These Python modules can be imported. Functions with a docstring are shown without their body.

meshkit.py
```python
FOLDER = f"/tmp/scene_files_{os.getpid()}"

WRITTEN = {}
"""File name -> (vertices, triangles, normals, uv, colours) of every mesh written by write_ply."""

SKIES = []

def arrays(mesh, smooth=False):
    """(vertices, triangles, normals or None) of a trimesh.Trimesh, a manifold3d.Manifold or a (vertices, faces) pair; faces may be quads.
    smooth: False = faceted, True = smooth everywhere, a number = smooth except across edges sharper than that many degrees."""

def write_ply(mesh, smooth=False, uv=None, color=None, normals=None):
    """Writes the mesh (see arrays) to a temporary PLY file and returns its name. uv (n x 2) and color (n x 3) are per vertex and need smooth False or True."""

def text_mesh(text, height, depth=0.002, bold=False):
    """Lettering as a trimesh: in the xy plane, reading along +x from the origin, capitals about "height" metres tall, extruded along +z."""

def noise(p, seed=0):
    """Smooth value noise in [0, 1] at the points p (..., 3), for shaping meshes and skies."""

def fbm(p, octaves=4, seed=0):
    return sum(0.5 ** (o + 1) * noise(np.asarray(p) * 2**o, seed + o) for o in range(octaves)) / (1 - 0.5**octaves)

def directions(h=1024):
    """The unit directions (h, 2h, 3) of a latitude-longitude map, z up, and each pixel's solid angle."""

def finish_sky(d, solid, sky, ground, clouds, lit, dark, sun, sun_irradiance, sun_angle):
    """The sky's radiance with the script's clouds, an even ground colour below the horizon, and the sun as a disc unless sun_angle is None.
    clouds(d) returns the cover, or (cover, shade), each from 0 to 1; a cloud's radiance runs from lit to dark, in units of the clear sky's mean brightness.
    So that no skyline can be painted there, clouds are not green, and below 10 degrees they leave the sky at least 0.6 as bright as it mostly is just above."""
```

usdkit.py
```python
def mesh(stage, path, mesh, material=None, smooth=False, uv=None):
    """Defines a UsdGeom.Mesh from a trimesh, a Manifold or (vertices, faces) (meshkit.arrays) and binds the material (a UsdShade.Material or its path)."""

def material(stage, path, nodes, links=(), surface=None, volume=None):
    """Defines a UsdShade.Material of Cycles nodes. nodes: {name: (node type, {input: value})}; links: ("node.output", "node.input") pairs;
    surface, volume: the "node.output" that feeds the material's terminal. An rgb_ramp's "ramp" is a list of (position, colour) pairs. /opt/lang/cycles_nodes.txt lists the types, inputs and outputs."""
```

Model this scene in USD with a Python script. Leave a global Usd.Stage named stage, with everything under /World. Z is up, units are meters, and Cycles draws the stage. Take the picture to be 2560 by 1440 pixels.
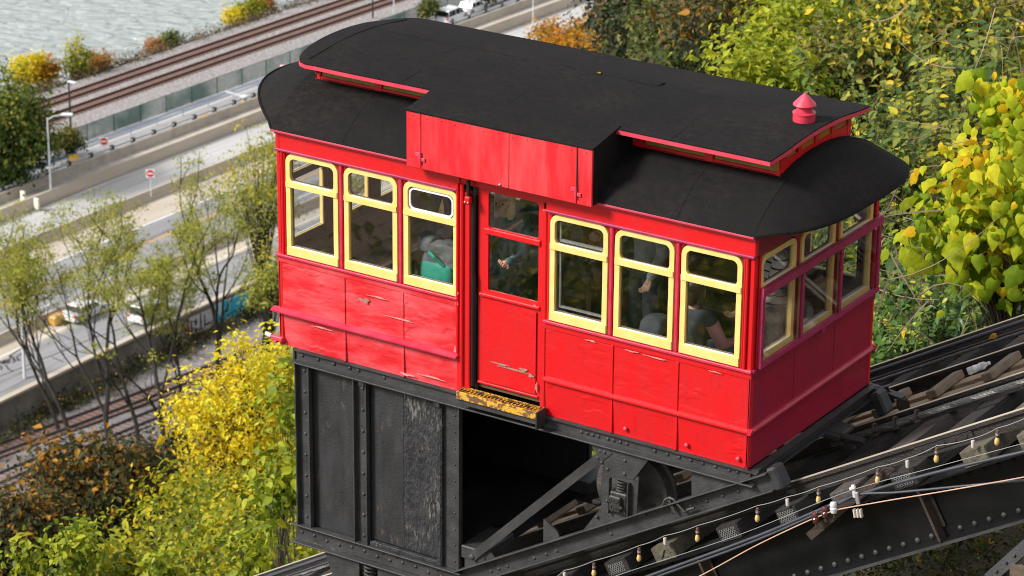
import math, random
import numpy as np, trimesh, usdkit, meshkit, manifold3d as mf
from shapely.geometry import Polygon, box as sbox
from pxr import Usd, UsdGeom, UsdLux, UsdShade, Gf, Sdf, Vt

stage = Usd.Stage.CreateInMemory()
UsdGeom.SetStageUpAxis(stage, 'Z')
UsdGeom.SetStageMetersPerUnit(stage, 1.0)
UsdGeom.Xform.Define(stage, '/World')
rng = np.random.default_rng(7)
random.seed(7)

# ------------------------------------------------------------------ camera
CAM = np.array([11.568, -21.621, 10.257])
YAW, PITCH, ROLL, FPX = -0.5758613, 0.3714636, 0.0091298, 7686.56
FW = np.array([math.sin(YAW) * math.cos(PITCH), math.cos(YAW) * math.cos(PITCH), -math.sin(PITCH)])
_r0 = np.array([math.cos(YAW), -math.sin(YAW), 0.0])
_u0 = np.cross(_r0, FW)
RT = math.cos(ROLL) * _r0 + math.sin(ROLL) * _u0
UP = -math.sin(ROLL) * _r0 + math.cos(ROLL) * _u0
cam = UsdGeom.Camera.Define(stage, '/World/camera')
cam.AddTransformOp().Set(Gf.Matrix4d(*[float(x) for x in (*RT, 0, *UP, 0, *(-FW), 0, *CAM, 1)]))
cam.CreateHorizontalApertureAttr(36.0)
cam.CreateVerticalApertureAttr(20.25)
cam.CreateFocalLengthAttr(36.0 * FPX / 2560)
cam.CreateClippingRangeAttr((0.1, 5000.0))
cam.CreateFStopAttr(5.2)
cam.CreateFocusDistanceAttr(25.5)
cam.CreateExposureAttr(1.78)

# ------------------------------------------------------------------ sky and sun
TOSUN = np.array([-0.50, -0.62, 0.60])
TOSUN /= np.linalg.norm(TOSUN)
dome = UsdLux.DomeLight.Define(stage, '/World/sky')
dome.GetPrim().SetCustomDataByKey('kind', 'structure')
dome.GetPrim().SetCustomDataByKey('label', 'pale overcast autumn sky mirrored in the river')
dome.GetPrim().SetCustomDataByKey('category', 'sky')
sky_mat = usdkit.material(stage, '/World/Looks/sky_look', {
    'sky': ('sky_texture', {'sky_type': 'single_scattering', 'sun_disc': False, 'sun_elevation': float(math.asin(TOSUN[2])), 'sun_rotation': float(math.atan2(TOSUN[0], TOSUN[1])), 'aerosol_density': 2.0}),
    'tc': ('texture_coordinate', {}),
    'mp': ('mapping', {'scale': (1.0, 1.0, 2.5)}),
    'nz': ('noise_texture', {'scale': 2.2, 'detail': 5.0, 'roughness': 0.55}),
    'rp': ('rgb_ramp', {'ramp': [(0.0, (0.62, 0.62, 0.62)), (0.35, (0.75, 0.75, 0.75)), (0.65, (1.0, 1.0, 1.0)), (1.0, (1.0, 1.0, 1.0))]}),
    'des': ('hsv', {'saturation': 0.30, 'value': 1.0}),
    'cl': ('mix_color', {'blend_type': 'mix', 'fac': 0.55, 'b': (6.2, 6.3, 6.5)}),
    'mul': ('mix_color', {'blend_type': 'multiply', 'fac': 1.0, 'use_clamp': False}),
    'bg': ('background_shader', {'strength': 0.052}),
}, [('sky.color', 'des.color'), ('des.color', 'cl.a'), ('tc.generated', 'mp.vector'), ('mp.vector', 'nz.vector'), ('nz.fac', 'rp.fac'), ('cl.result', 'mul.a'), ('rp.color', 'mul.b'), ('mul.result', 'bg.color')], surface='bg.background')
UsdShade.MaterialBindingAPI.Apply(dome.GetPrim()).Bind(sky_mat)
sun = UsdLux.DistantLight.Define(stage, '/World/sun')
_x = np.cross([0, 0, 1.0], TOSUN); _x /= np.linalg.norm(_x)
_y = np.cross(TOSUN, _x)
sun.AddTransformOp().Set(Gf.Matrix4d(*[float(v) for v in (*_x, 0, *_y, 0, *TOSUN, 0, 0, 0, 60, 1)]))
sun.CreateNormalizeAttr(True)
sun.CreateIntensityAttr(0.40)
sun.CreateAngleAttr(14.0)
sun.CreateColorAttr((1.0, 0.965, 0.91))


# ------------------------------------------------------------------ view helpers (a pixel of the 2560 wide photograph to a point at a known depth)
def ray(u, v):
    d = FW * FPX + RT * (u - 1280) - UP * (v - 720)
    return d / np.linalg.norm(d)


def along(u, v, t):
    return CAM + ray(u, v) * t


def at_y(u, v, y):
    d = ray(u, v)
    return CAM + d * ((y - CAM[1]) / d[1])


def at_z(u, v, z):
    d = ray(u, v)
    return CAM + d * ((z - CAM[2]) / d[2])


def project(p):
    d = np.asarray(p, float) - CAM
    z = d @ FW
    return 1280 + FPX * (d @ RT) / z, 720 - FPX * (d @ UP) / z, z


# ------------------------------------------------------------------ naming and building
USED, ORIGIN = {}, {}


def numbered(parent, name):
    k = (parent, name)
    n = USED.get(k, -1) + 1
    USED[k] = n
    return f'{parent}/{name}' + (f'_{n:03d}' if n else '')


def tag(path, label=None, cat=None, group=None, kind=None):
    p = stage.GetPrimAtPath(path)
    for k, v in (('label', label), ('category', cat), ('group', group), ('kind', kind)):
        if v:
            p.SetCustomDataByKey(k, v)


def thing(name, label, cat, loc=(0, 0, 0), group=None, kind=None):
    path = numbered('/World', name)
    x = UsdGeom.Xform.Define(stage, path)
    x.AddTranslateOp().Set(Gf.Vec3d(*[float(c) for c in loc]))
    ORIGIN[path] = np.asarray(loc, float)
    tag(path, label, cat, group, kind)
    return path


def origin_of(path):
    while path and path not in ORIGIN:
        path = path.rpartition('/')[0]
    return ORIGIN.get(path, np.zeros(3))


def part(parent, name, m, mat, smooth=False, label=None, kind=None):
    """One mesh under a thing or under a part; vertices are given in world coordinates."""
    path = numbered(parent, name)
    v, f = m.arrays() if isinstance(m, MB) else (np.asarray(m[0], float), np.asarray(m[1], int))
    me = usdkit.mesh(stage, path, (v - origin_of(parent), f), LOOK[mat], smooth=smooth)
    if isinstance(m, MB) and m.r:
        rn = np.concatenate(m.r)
        if smooth is False or smooth is None or smooth is True:
            UsdGeom.PrimvarsAPI(me).CreatePrimvar('rnd', Sdf.ValueTypeNames.FloatArray, 'vertex').Set(Vt.FloatArray.FromNumpy(rn.astype(np.float32)))
    tag(path, label, None, None, kind)
    return path


def solo(name, m, mat, label, cat, group=None, kind=None, smooth=False):
    path = numbered('/World', name)
    v, f = m.arrays()
    me = usdkit.mesh(stage, path, (v, f), LOOK[mat], smooth=smooth)
    if m.r:
        UsdGeom.PrimvarsAPI(me).CreatePrimvar('rnd', Sdf.ValueTypeNames.FloatArray, 'vertex').Set(Vt.FloatArray.FromNumpy(np.concatenate(m.r).astype(np.float32)))
    tag(path, label, cat, group, kind)
    return path


def unit(a):
    a = np.asarray(a, float)
    return a / np.maximum(np.linalg.norm(a, axis=-1, keepdims=True), 1e-12)


class MB:
    """Collects triangles of one mesh."""

    def __init__(self):
        self.v, self.f, self.r, self.n = [], [], [], 0

    def add(self, v, f, r=None):
        v, f = np.asarray(v, float), np.asarray(f, int)
        if f.shape[1] == 4:
            f = np.vstack([f[:, [0, 1, 2]], f[:, [0, 2, 3]]])
        self.v.append(v); self.f.append(f + self.n); self.n += len(v)
        if r is not None:
            self.r.append(np.asarray(r, float))
        return self

    def arrays(self):
        return np.vstack(self.v), np.vstack(self.f)

    def tri(self, t):
        return self.add(t.vertices, t.faces)

    def box(self, x0, x1, y0, y1, z0, z1, c=0.0):
        x0, x1 = min(x0, x1), max(x0, x1); y0, y1 = min(y0, y1), max(y0, y1); z0, z1 = min(z0, z1), max(z0, z1)
        return self.obox(((x0 + x1) / 2, (y0 + y1) / 2, (z0 + z1) / 2), ((x1 - x0) / 2, (y1 - y0) / 2, (z1 - z0) / 2), np.eye(3), c)

    def obox(self, cen, half, R, c=0.0):
        """R rows are the box axes. c is a chamfer."""
        h = np.asarray(half, float)
        if c <= 0:
            s = np.array([[a, b, d] for a in (-1, 1) for b in (-1, 1) for d in (-1, 1)], float)
            v = (s * h) @ R + np.asarray(cen, float)
            f = [[0, 1, 3, 2], [4, 6, 7, 5], [0, 4, 5, 1], [2, 3, 7, 6], [0, 2, 6, 4], [1, 5, 7, 3]]
            return self.add(v, f)
        c = min(c, h.min() * 0.6)
        pts = []
        for a in (-1, 1):
            for b in (-1, 1):
                for d in (-1, 1):
                    s = np.array([a, b, d])
                    for k in range(3):
                        q = h - c
                        q[k] = h[k]
                        pts.append(s * q)
        t = trimesh.convex.convex_hull(np.array(pts))
        return self.add(t.vertices @ R + np.asarray(cen, float), t.faces)

    def bar(self, a, b, w, t, up=(0, 0, 1), c=0.0):
        a, b = np.asarray(a, float), np.asarray(b, float)
        x = unit(b - a); y = unit(np.cross(up, x)); z = np.cross(x, y)
        return self.obox((a + b) / 2, (np.linalg.norm(b - a) / 2, w / 2, t / 2), np.array([x, y, z]), c)

    def tube(self, pts, rad, n=6, cap=True):
        p = np.asarray(pts, float)
        rad = np.broadcast_to(np.asarray(rad, float), (len(p),))
        d = unit(np.gradient(p, axis=0))
        ref = np.array([0.0, 0, 1]) if abs(d[0][2]) < 0.9 else np.array([1.0, 0, 0])
        vs = []
        e1 = unit(np.cross(d[0], ref))
        ang = np.arange(n) * 2 * math.pi / n
        for i in range(len(p)):
            e1 = unit(e1 - d[i] * (e1 @ d[i])); e2 = np.cross(d[i], e1)
            vs.append(p[i] + rad[i] * (np.cos(ang)[:, None] * e1 + np.sin(ang)[:, None] * e2))
        k = np.arange(n); k2 = (k + 1) % n
        fs = [np.stack([i * n + k, i * n + k2, (i + 1) * n + k2, (i + 1) * n + k], 1) for i in range(len(p) - 1)]
        f = np.vstack(fs)
        f = np.vstack([f[:, [0, 1, 2]], f[:, [0, 2, 3]]])
        v = np.vstack(vs)
        if cap:
            v = np.vstack([v, p[:1], p[-1:]])
            m = len(p) * n
            f = np.vstack([f, np.stack([np.full(n, m), k2, k], 1), np.stack([np.full(n, m + 1), (len(p) - 1) * n + k, (len(p) - 1) * n + k2], 1)])
        return self.add(v, f)

    def cyl(self, a, b, r, n=16, r2=None):
        return self.tube([a, b], [r, r if r2 is None else r2], n)

    def lathe(self, prof, cen, n=20, axis=(0, 0, 1)):
        """prof: (radius, height) pairs along the axis."""
        ax = unit(axis); ref = np.array([1.0, 0, 0]) if abs(ax[0]) < 0.9 else np.array([0, 1.0, 0])
        e1 = unit(np.cross(ax, ref)); e2 = np.cross(ax, e1)
        ang = np.arange(n) * 2 * math.pi / n
        v = np.vstack([np.asarray(cen, float) + ax * h + r * (np.cos(ang)[:, None] * e1 + np.sin(ang)[:, None] * e2) for r, h in prof])
        k = np.arange(n); k2 = (k + 1) % n
        f = np.vstack([np.stack([i * n + k, i * n + k2, (i + 1) * n + k2, (i + 1) * n + k], 1) for i in range(len(prof) - 1)])
        return self.add(v, f)

    def prism(self, poly, a, b, fn):
        """poly: shapely polygon in (p, q); extruded from depth a to b; fn maps (p, q, depth) arrays to xyz."""
        geoms = getattr(poly, 'geoms', [poly])
        for g in geoms:
            t = trimesh.creation.extrude_polygon(g, b - a, engine='earcut')
            v = t.vertices
            w = np.stack(fn(v[:, 0], v[:, 1], v[:, 2] + a), 1)
            f = t.faces
            if np.einsum('ij,ij->i', w[f[:, 0]], np.cross(w[f[:, 1]], w[f[:, 2]])).sum() - np.einsum('ij,ij->i', np.repeat(w.mean(0)[None], len(f), 0), np.cross(w[f[:, 1]] - w[f[:, 0]], w[f[:, 2]] - w[f[:, 0]])).sum() < 0:
                f = f[:, ::-1]
            self.add(w, f)
        return self

    def ball(self, cen, r, sub=1, scale=(1, 1, 1)):
        t = trimesh.creation.icosphere(sub, 1.0)
        return self.add(t.vertices * r * np.asarray(scale) + np.asarray(cen, float), t.faces)

    def grid(self, P, flip=False):
        """P: (n, m, 3) points."""
        n, m = P.shape[:2]
        i = np.arange(n * m).reshape(n, m)
        f = np.stack([i[:-1, :-1], i[1:, :-1], i[1:, 1:], i[:-1, 1:]], -1).reshape(-1, 4)
        return self.add(P.reshape(-1, 3), f[:, ::-1] if flip else f)

    def shell(self, P, off):
        """A closed sheet: P and P + off, joined at the rim."""
        n, m = P.shape[:2]
        Q = P + off
        i = np.arange(n * m).reshape(n, m); j = i + n * m
        f1 = np.stack([i[:-1, :-1], i[1:, :-1], i[1:, 1:], i[:-1, 1:]], -1).reshape(-1, 4)
        f2 = f1[:, ::-1] + n * m
        rim = []
        for a, b in ((i[0], j[0]), (i[-1][::-1], j[-1][::-1]), (i[:, 0][::-1], j[:, 0][::-1]), (i[:, -1], j[:, -1])):
            rim.append(np.stack([a[:-1], a[1:], b[1:], b[:-1]], 1))
        return self.add(np.vstack([P.reshape(-1, 3), Q.reshape(-1, 3)]), np.vstack([f1, f2, *rim]))

    def moved(self, M, t=(0, 0, 0)):
        M = np.asarray(M, float)
        o = MB()
        flip = np.linalg.det(M) < 0
        v, f = self.arrays()
        o.add(v @ M.T + np.asarray(t, float), f[:, ::-1] if flip else f)
        o.r = list(self.r)
        return o


# ------------------------------------------------------------------ materials
LOOK = {}


def paint(name, c1, c2=None, scale=4.0, stretch=(1, 1, 1), rough=0.5, rough2=None, metal=0.0, bump=0.0, bscale=60.0, bstretch=None, spec=0.5, lo=0.35, hi=0.65, c3=None, s3=9.0, lo3=0.6, hi3=0.68, coat=0.0, detail=4.0, dist=0.02, m3=None):
    """A principled surface whose colour runs from c1 to c2 by noise, with optional spots of c3 and a noise bump."""
    c2 = c1 if c2 is None else c2
    n = {'g': ('geometry', {}), 'm1': ('mapping', {'scale': stretch}), 'n1': ('noise_texture', {'scale': scale, 'detail': detail, 'roughness': 0.6}),
         'r1': ('rgb_ramp', {'ramp': [(0, c1), (lo, c1), (hi, c2), (1, c2)]}),
         'p': ('principled_bsdf', {'metallic': metal, 'specular_ior_level': spec, 'coat_weight': coat, 'coat_roughness': 0.15})}
    l = [('g.position', 'm1.vector'), ('m1.vector', 'n1.vector'), ('n1.fac', 'r1.fac')]
    out = 'r1.color'
    if c3 is not None:
        n['n3'] = ('noise_texture', {'scale': s3, 'detail': 5.0, 'roughness': 0.65})
        n['r3'] = ('rgb_ramp', {'ramp': [(0, (0, 0, 0)), (lo3, (0, 0, 0)), (hi3, (1, 1, 1)), (1, (1, 1, 1))]})
        n['x3'] = ('mix_color', {'blend_type': 'mix', 'b': c3})
        l += [('m1.vector', 'n3.vector'), ('n3.fac', 'r3.fac'), (out, 'x3.a')]
        if m3:
            n['n4'] = ('noise_texture', {'scale': m3[0], 'detail': 3.0, 'roughness': 0.6})
            n['r4'] = ('rgb_ramp', {'ramp': [(0, (0, 0, 0)), (m3[1], (0, 0, 0)), (m3[2], (1, 1, 1)), (1, (1, 1, 1))]})
            n['k4'] = ('mix_color', {'blend_type': 'multiply', 'fac': 1.0})
            l += [('g.position', 'n4.vector'), ('n4.fac', 'r4.fac'), ('r3.color', 'k4.a'), ('r4.color', 'k4.b'), ('k4.result', 'x3.fac')]
        else:
            l.append(('r3.color', 'x3.fac'))
        out = 'x3.result'
    l.append((out, 'p.base_color'))
    r2 = rough if rough2 is None else rough2
    n['mr'] = ('map_range', {'from_min': 0.3, 'from_max': 0.7, 'to_min': rough, 'to_max': r2, 'clamp': True})
    l += [('n1.fac', 'mr.value'), ('mr.result', 'p.roughness')]
    if bump > 0:
        n['mb'] = ('mapping', {'scale': bstretch or (1, 1, 1)})
        n['nb'] = ('noise_texture', {'scale': bscale, 'detail': 4.0, 'roughness': 0.6})
        n['b'] = ('bump', {'strength': bump, 'distance': dist})
        l += [('g.position', 'mb.vector'), ('mb.vector', 'nb.vector'), ('nb.fac', 'b.height'), ('b.normal', 'p.normal')]
    LOOK[name] = usdkit.material(stage, f'/World/Looks/{name}', n, l, surface='p.BSDF')


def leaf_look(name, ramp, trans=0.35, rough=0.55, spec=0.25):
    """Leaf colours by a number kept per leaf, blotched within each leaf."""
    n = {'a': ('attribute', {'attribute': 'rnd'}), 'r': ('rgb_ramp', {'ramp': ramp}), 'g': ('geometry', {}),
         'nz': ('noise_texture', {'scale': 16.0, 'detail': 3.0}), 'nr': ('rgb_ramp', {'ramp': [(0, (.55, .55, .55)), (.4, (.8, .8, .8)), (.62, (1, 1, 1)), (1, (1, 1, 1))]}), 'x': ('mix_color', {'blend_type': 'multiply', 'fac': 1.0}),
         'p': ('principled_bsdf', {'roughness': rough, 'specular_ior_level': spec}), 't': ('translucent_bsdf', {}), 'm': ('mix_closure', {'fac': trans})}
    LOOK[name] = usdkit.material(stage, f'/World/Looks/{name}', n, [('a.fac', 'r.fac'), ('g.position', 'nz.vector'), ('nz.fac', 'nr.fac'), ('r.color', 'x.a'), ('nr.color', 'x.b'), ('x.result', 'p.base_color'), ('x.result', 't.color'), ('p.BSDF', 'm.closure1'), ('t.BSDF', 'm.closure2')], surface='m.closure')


def glass_look(name, tint=(1, 1, 1), gain=1.6, rough=0.02):
    """A thin pane: clear, with a mirror image that strengthens towards grazing view, the same from both sides."""
    n = {'t': ('transparent_bsdf', {'color': tint}), 'g': ('glossy_bsdf', {'color': (1, 1, 1), 'roughness': rough}), 'f': ('layer_weight', {'blend': 0.5}),
         'p': ('math', {'math_type': 'power', 'value2': 5.0}), 'k': ('math', {'math_type': 'multiply_add', 'value2': 0.95 * gain, 'value3': 0.04 * gain, 'use_clamp': True}), 'm': ('mix_closure', {})}
    LOOK[name] = usdkit.material(stage, f'/World/Looks/{name}', n, [('f.facing', 'p.value1'), ('p.value', 'k.value1'), ('k.value', 'm.fac'), ('t.BSDF', 'm.closure1'), ('g.BSDF', 'm.closure2')], surface='m.closure')


RED, RED2 = (0.62, 0.0045, 0.009), (0.55, 0.004, 0.008)
paint('red_paint', RED, RED2, scale=3.0, stretch=(2.4, 2.4, 0.5), rough=0.36, rough2=0.52, bump=0.22, bscale=26, dist=0.01, coat=0.12, c3=(0.36, 0.006, 0.010), s3=5.0, lo3=0.56, hi3=0.72, m3=(1.6, .45, .62))
paint('red_faded', (0.60, 0.012, 0.02), (0.66, 0.075, 0.09), scale=2.6, stretch=(0.8, 1, 2.2), rough=0.42, rough2=0.6, bump=0.28, bscale=9, bstretch=(0.7, 1, 2.6), lo=0.40, hi=0.66, dist=0.02, c3=(0.68, 0.33, 0.30), s3=11, lo3=0.72, hi3=0.75)
paint('red_box', (0.60, 0.010, 0.018), (0.63, 0.055, 0.065), scale=2.6, stretch=(2.6, 1, 0.5), rough=0.45, rough2=0.6, bump=0.15, bscale=12, dist=0.01, lo=0.42, hi=0.72)
paint('red_shaded', (0.30, 0.006, 0.026), (0.25, 0.006, 0.030), scale=3.0, rough=0.42, rough2=0.55, bump=0.3, bscale=14, bstretch=(1, 1, 2), dist=0.012)  # darker copy of the red paint, shade of the uphill end put into its colour
paint('red_pink', (0.60, 0.035, 0.07), (0.56, 0.06, 0.10), scale=5, rough=0.45, bump=0.2, bscale=40, dist=0.006)
paint('magenta_trim', (0.30, 0.010, 0.065), (0.34, 0.03, 0.09), scale=6, stretch=(1, 1, 2), rough=0.45, bump=0.25, bscale=40, dist=0.006, c3=(0.06, 0.008, 0.02), s3=16, lo3=0.66, hi3=0.72)
paint('bead_red', (0.50, 0.012, 0.045), (0.55, 0.04, 0.08), scale=5, rough=0.38, bump=0.25, bscale=40, dist=0.006, c3=(0.12, 0.01, 0.02), s3=18, lo3=0.70, hi3=0.74)
paint('yellow_paint', (0.80, 0.545, 0.155), (0.83, 0.61, 0.23), scale=6, rough=0.42, bump=0.15, bscale=50, dist=0.006, c3=(0.82, 0.76, 0.62), s3=22, lo3=0.70, hi3=0.74)
paint('dirty_yellow', (0.62, 0.38, 0.035), (0.55, 0.33, 0.04), scale=6, rough=0.45)
paint('worn_yellow', (0.62, 0.34, 0.03), (0.16, 0.07, 0.025), scale=16, rough=0.7, bump=0.5, bscale=90, lo=0.47, hi=0.55)
paint('roof_felt', (0.0062, 0.0056, 0.0062), (0.0105, 0.0090, 0.0090), scale=7, stretch=(0.9, 1.6, 1), rough=0.78, rough2=0.9, bump=0.7, bscale=70, bstretch=(0.5, 1, 1), dist=0.012, c3=(0.024, 0.018, 0.0145), s3=14.0, lo3=0.42, hi3=0.75, m3=(1.1, .40, .66), spec=0.16)
paint('black_paint', (0.017, 0.017, 0.019), (0.030, 0.030, 0.033), scale=3, stretch=(2, 1, .6), rough=0.42, rough2=0.6, bump=0.4, bscale=55, dist=0.012, c3=(0.07, 0.055, 0.045), s3=9, lo3=0.58, hi3=0.66, m3=(2.2, .52, .62))
paint('black_worn', (0.026, 0.026, 0.027), (0.046, 0.046, 0.047), scale=5, rough=0.45, rough2=0.6, bump=0.5, bscale=50, dist=0.012, c3=(0.075, 0.055, 0.045), s3=14, lo3=0.66, hi3=0.72)
paint('peeling_black', (0.020, 0.020, 0.023), (0.032, 0.032, 0.036), scale=4, stretch=(3, 1, 0.6), rough=0.4, rough2=0.6, bump=0.8, bscale=20, bstretch=(1.8, 1, 0.7), dist=0.035, c3=(0.13, 0.12, 0.11), s3=15, lo3=0.52, hi3=0.58, m3=(2.6, .50, .60))
paint('girder_black', (0.0035, 0.004, 0.0045), (0.0065, 0.0065, 0.007), scale=2, rough=0.36, rough2=0.5, spec=0.3, bump=0.25, bscale=30, dist=0.01, c3=(0.04, 0.038, 0.036), s3=30, lo3=0.78, hi3=0.80)
paint('rust_steel', (0.030, 0.020, 0.016), (0.055, 0.032, 0.022), scale=6, rough=0.65, bump=0.5, bscale=60)
paint('rail_top', (0.62, 0.54, 0.43), (0.55, 0.46, 0.36), scale=5, stretch=(1, 8, 1), rough=0.42, metal=0.35)
paint('rail_side', (0.018, 0.015, 0.014), (0.032, 0.026, 0.022), scale=8, rough=0.5, bump=0.5, bscale=50)
paint('tie_wood', (0.014, 0.012, 0.011), (0.034, 0.028, 0.026), scale=4, stretch=(9, 0.7, 9), rough=0.8, bump=0.9, bscale=9, bstretch=(9, 0.6, 9), dist=0.03)
paint('tie_weathered', (0.055, 0.045, 0.04), (0.11, 0.09, 0.08), scale=4, stretch=(9, 0.7, 9), rough=0.85, bump=0.9, bscale=9, bstretch=(9, 0.6, 9), dist=0.03)
paint('tie_mossy', (0.065, 0.057, 0.038), (0.12, 0.105, 0.072), scale=9, rough=0.9, bump=0.8, bscale=30, dist=0.02)
paint('plank_wood', (0.34, 0.24, 0.15), (0.26, 0.18, 0.11), scale=3, stretch=(1, 8, 8), rough=0.75, bump=0.5, bscale=8, bstretch=(1, 12, 12), dist=0.01)
paint('cleat_wood', (0.20, 0.15, 0.10), (0.14, 0.10, 0.07), scale=6, stretch=(5, 1, 5), rough=0.8, bump=0.6, bscale=20, dist=0.015)
paint('wire_rope', (0.060, 0.058, 0.058), (0.10, 0.097, 0.095), scale=30, rough=0.5, metal=0.25)
paint('cable_black', (0.030, 0.034, 0.042), (0.040, 0.045, 0.055), scale=5, rough=0.45)
paint('copper', (0.46, 0.27, 0.19), (0.52, 0.32, 0.23), scale=8, rough=0.45)
paint('thin_wire', (0.24, 0.24, 0.235), rough=0.5)
paint('galvanised', (0.26, 0.26, 0.255), (0.36, 0.36, 0.35), scale=20, rough=0.5, metal=0.4)
paint('porcelain_white', (0.55, 0.55, 0.57), rough=0.25, coat=0.4)
paint('porcelain_brown', (0.055, 0.018, 0.013), (0.075, 0.025, 0.018), scale=9, rough=0.2, coat=0.5)
paint('bulb_glass', (0.62, 0.45, 0.17), (0.55, 0.38, 0.13), scale=20, rough=0.25, coat=0.3)
paint('bulb_socket', (0.10, 0.05, 0.035), rough=0.6)
paint('bulb_clip', (0.50, 0.46, 0.40), rough=0.5)
paint('wood_dark', (0.10, 0.055, 0.028), (0.15, 0.085, 0.045), scale=5, stretch=(1, 9, 9), rough=0.42, bump=0.2, bscale=30)
paint('wood_floor', (0.12, 0.075, 0.046), (0.19, 0.125, 0.08), scale=5, stretch=(9, 1, 9), rough=0.5, bump=0.2, bscale=30)
paint('wood_panel', (0.22, 0.125, 0.066), (0.30, 0.18, 0.10), scale=4, stretch=(1, 9, 9), rough=0.45, bump=0.2, bscale=30)
paint('rubber', (0.012, 0.012, 0.013), rough=0.35)
paint('chrome', (0.6, 0.6, 0.6), rough=0.25, metal=0.9)
paint('amber_glass', (0.27, 0.19, 0.035), (0.33, 0.24, 0.06), scale=40, rough=0.5, bump=0.6, bscale=120)
paint('amber_bright', (0.42, 0.16, 0.012), rough=0.35)
paint('peel_flake', (0.60, 0.14, 0.13), (0.66, 0.30, 0.28), scale=14, rough=0.6)
paint('bare_metal_peel', (0.27, 0.22, 0.18), (0.38, 0.12, 0.09), scale=20, rough=0.7)
glass_look('window_glass', (0.96, 0.97, 0.97), 1.6)
glass_look('storm_glass', (0.92, 0.92, 0.93), 0.9)
glass_look('car_glass', (0.10, 0.11, 0.12), 1.5)
paint('black_iron', (0.022, 0.021, 0.020), (0.042, 0.040, 0.036), scale=6, rough=0.5, bump=0.4, bscale=40)
paint('wheel_iron', (0.050, 0.045, 0.040), (0.085, 0.078, 0.070), scale=9, rough=0.6, bump=0.6, bscale=40)
paint('brown_stone', (0.085, 0.062, 0.045), (0.15, 0.105, 0.07), scale=5, rough=0.9, bump=0.8, bscale=14)

# ================================================================== the setting: hillside, yard, highway, railway, river
AL = math.radians(30.0)
TD = np.array([math.cos(AL), 0, math.sin(AL)])
TN = np.array([-math.sin(AL), 0, math.cos(AL)])
TK = -1.08624
ROAD = -90.0
YARD = -92.4


def TP(s, y, h):
    return s * TD + np.array([0, y, 0]) + (TK + h) * TN


def hill_base(x, y):
    x = np.asarray(x, float); y = np.asarray(y, float)
    z = np.where(x < 0, -3.9 + 0.66 * x, -3.9 + 0.577 * x)
    n = meshkit.fbm(np.stack([x * 0.09, y * 0.09, np.zeros_like(x)], -1), 3, 3) - 0.5
    return np.maximum(z + n * 1.6, YARD + 0.35 * n - 0.3 * (x < -133))


def drift(y):
    y = np.clip(np.asarray(y, float), 165, 330)
    return 0.03 * (y - 165) + 0.0002 * (y - 165) ** 2


def strip(xa, xb, z, y0=90, y1=420, n=34, thick=None, zb=None):
    """A sheet (or, with thick, a closed slab) along the riverside road between two offsets."""
    ys = np.linspace(y0, y1, n)
    m = MB()
    P = np.stack([np.stack([xa + drift(ys), ys, np.full(n, z)], 1), np.stack([xb + drift(ys), ys, np.full(n, z if zb is None else zb)], 1)], 1)
    if thick is None:
        m.grid(P, flip=xb < xa)
        v, f = m.arrays()
        nz = np.cross(v[f[:, 1]] - v[f[:, 0]], v[f[:, 2]] - v[f[:, 0]])[:, 2].sum()
        if nz < 0:
            m.f = [q[:, ::-1] for q in m.f]
        return m
    if xb > xa:
        P = P[:, ::-1]
    return m.shell(P[:, ::-1] if False else P, np.array([0, 0, -thick]))


def RX(x, y):
    return x + float(drift(y))


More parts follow.
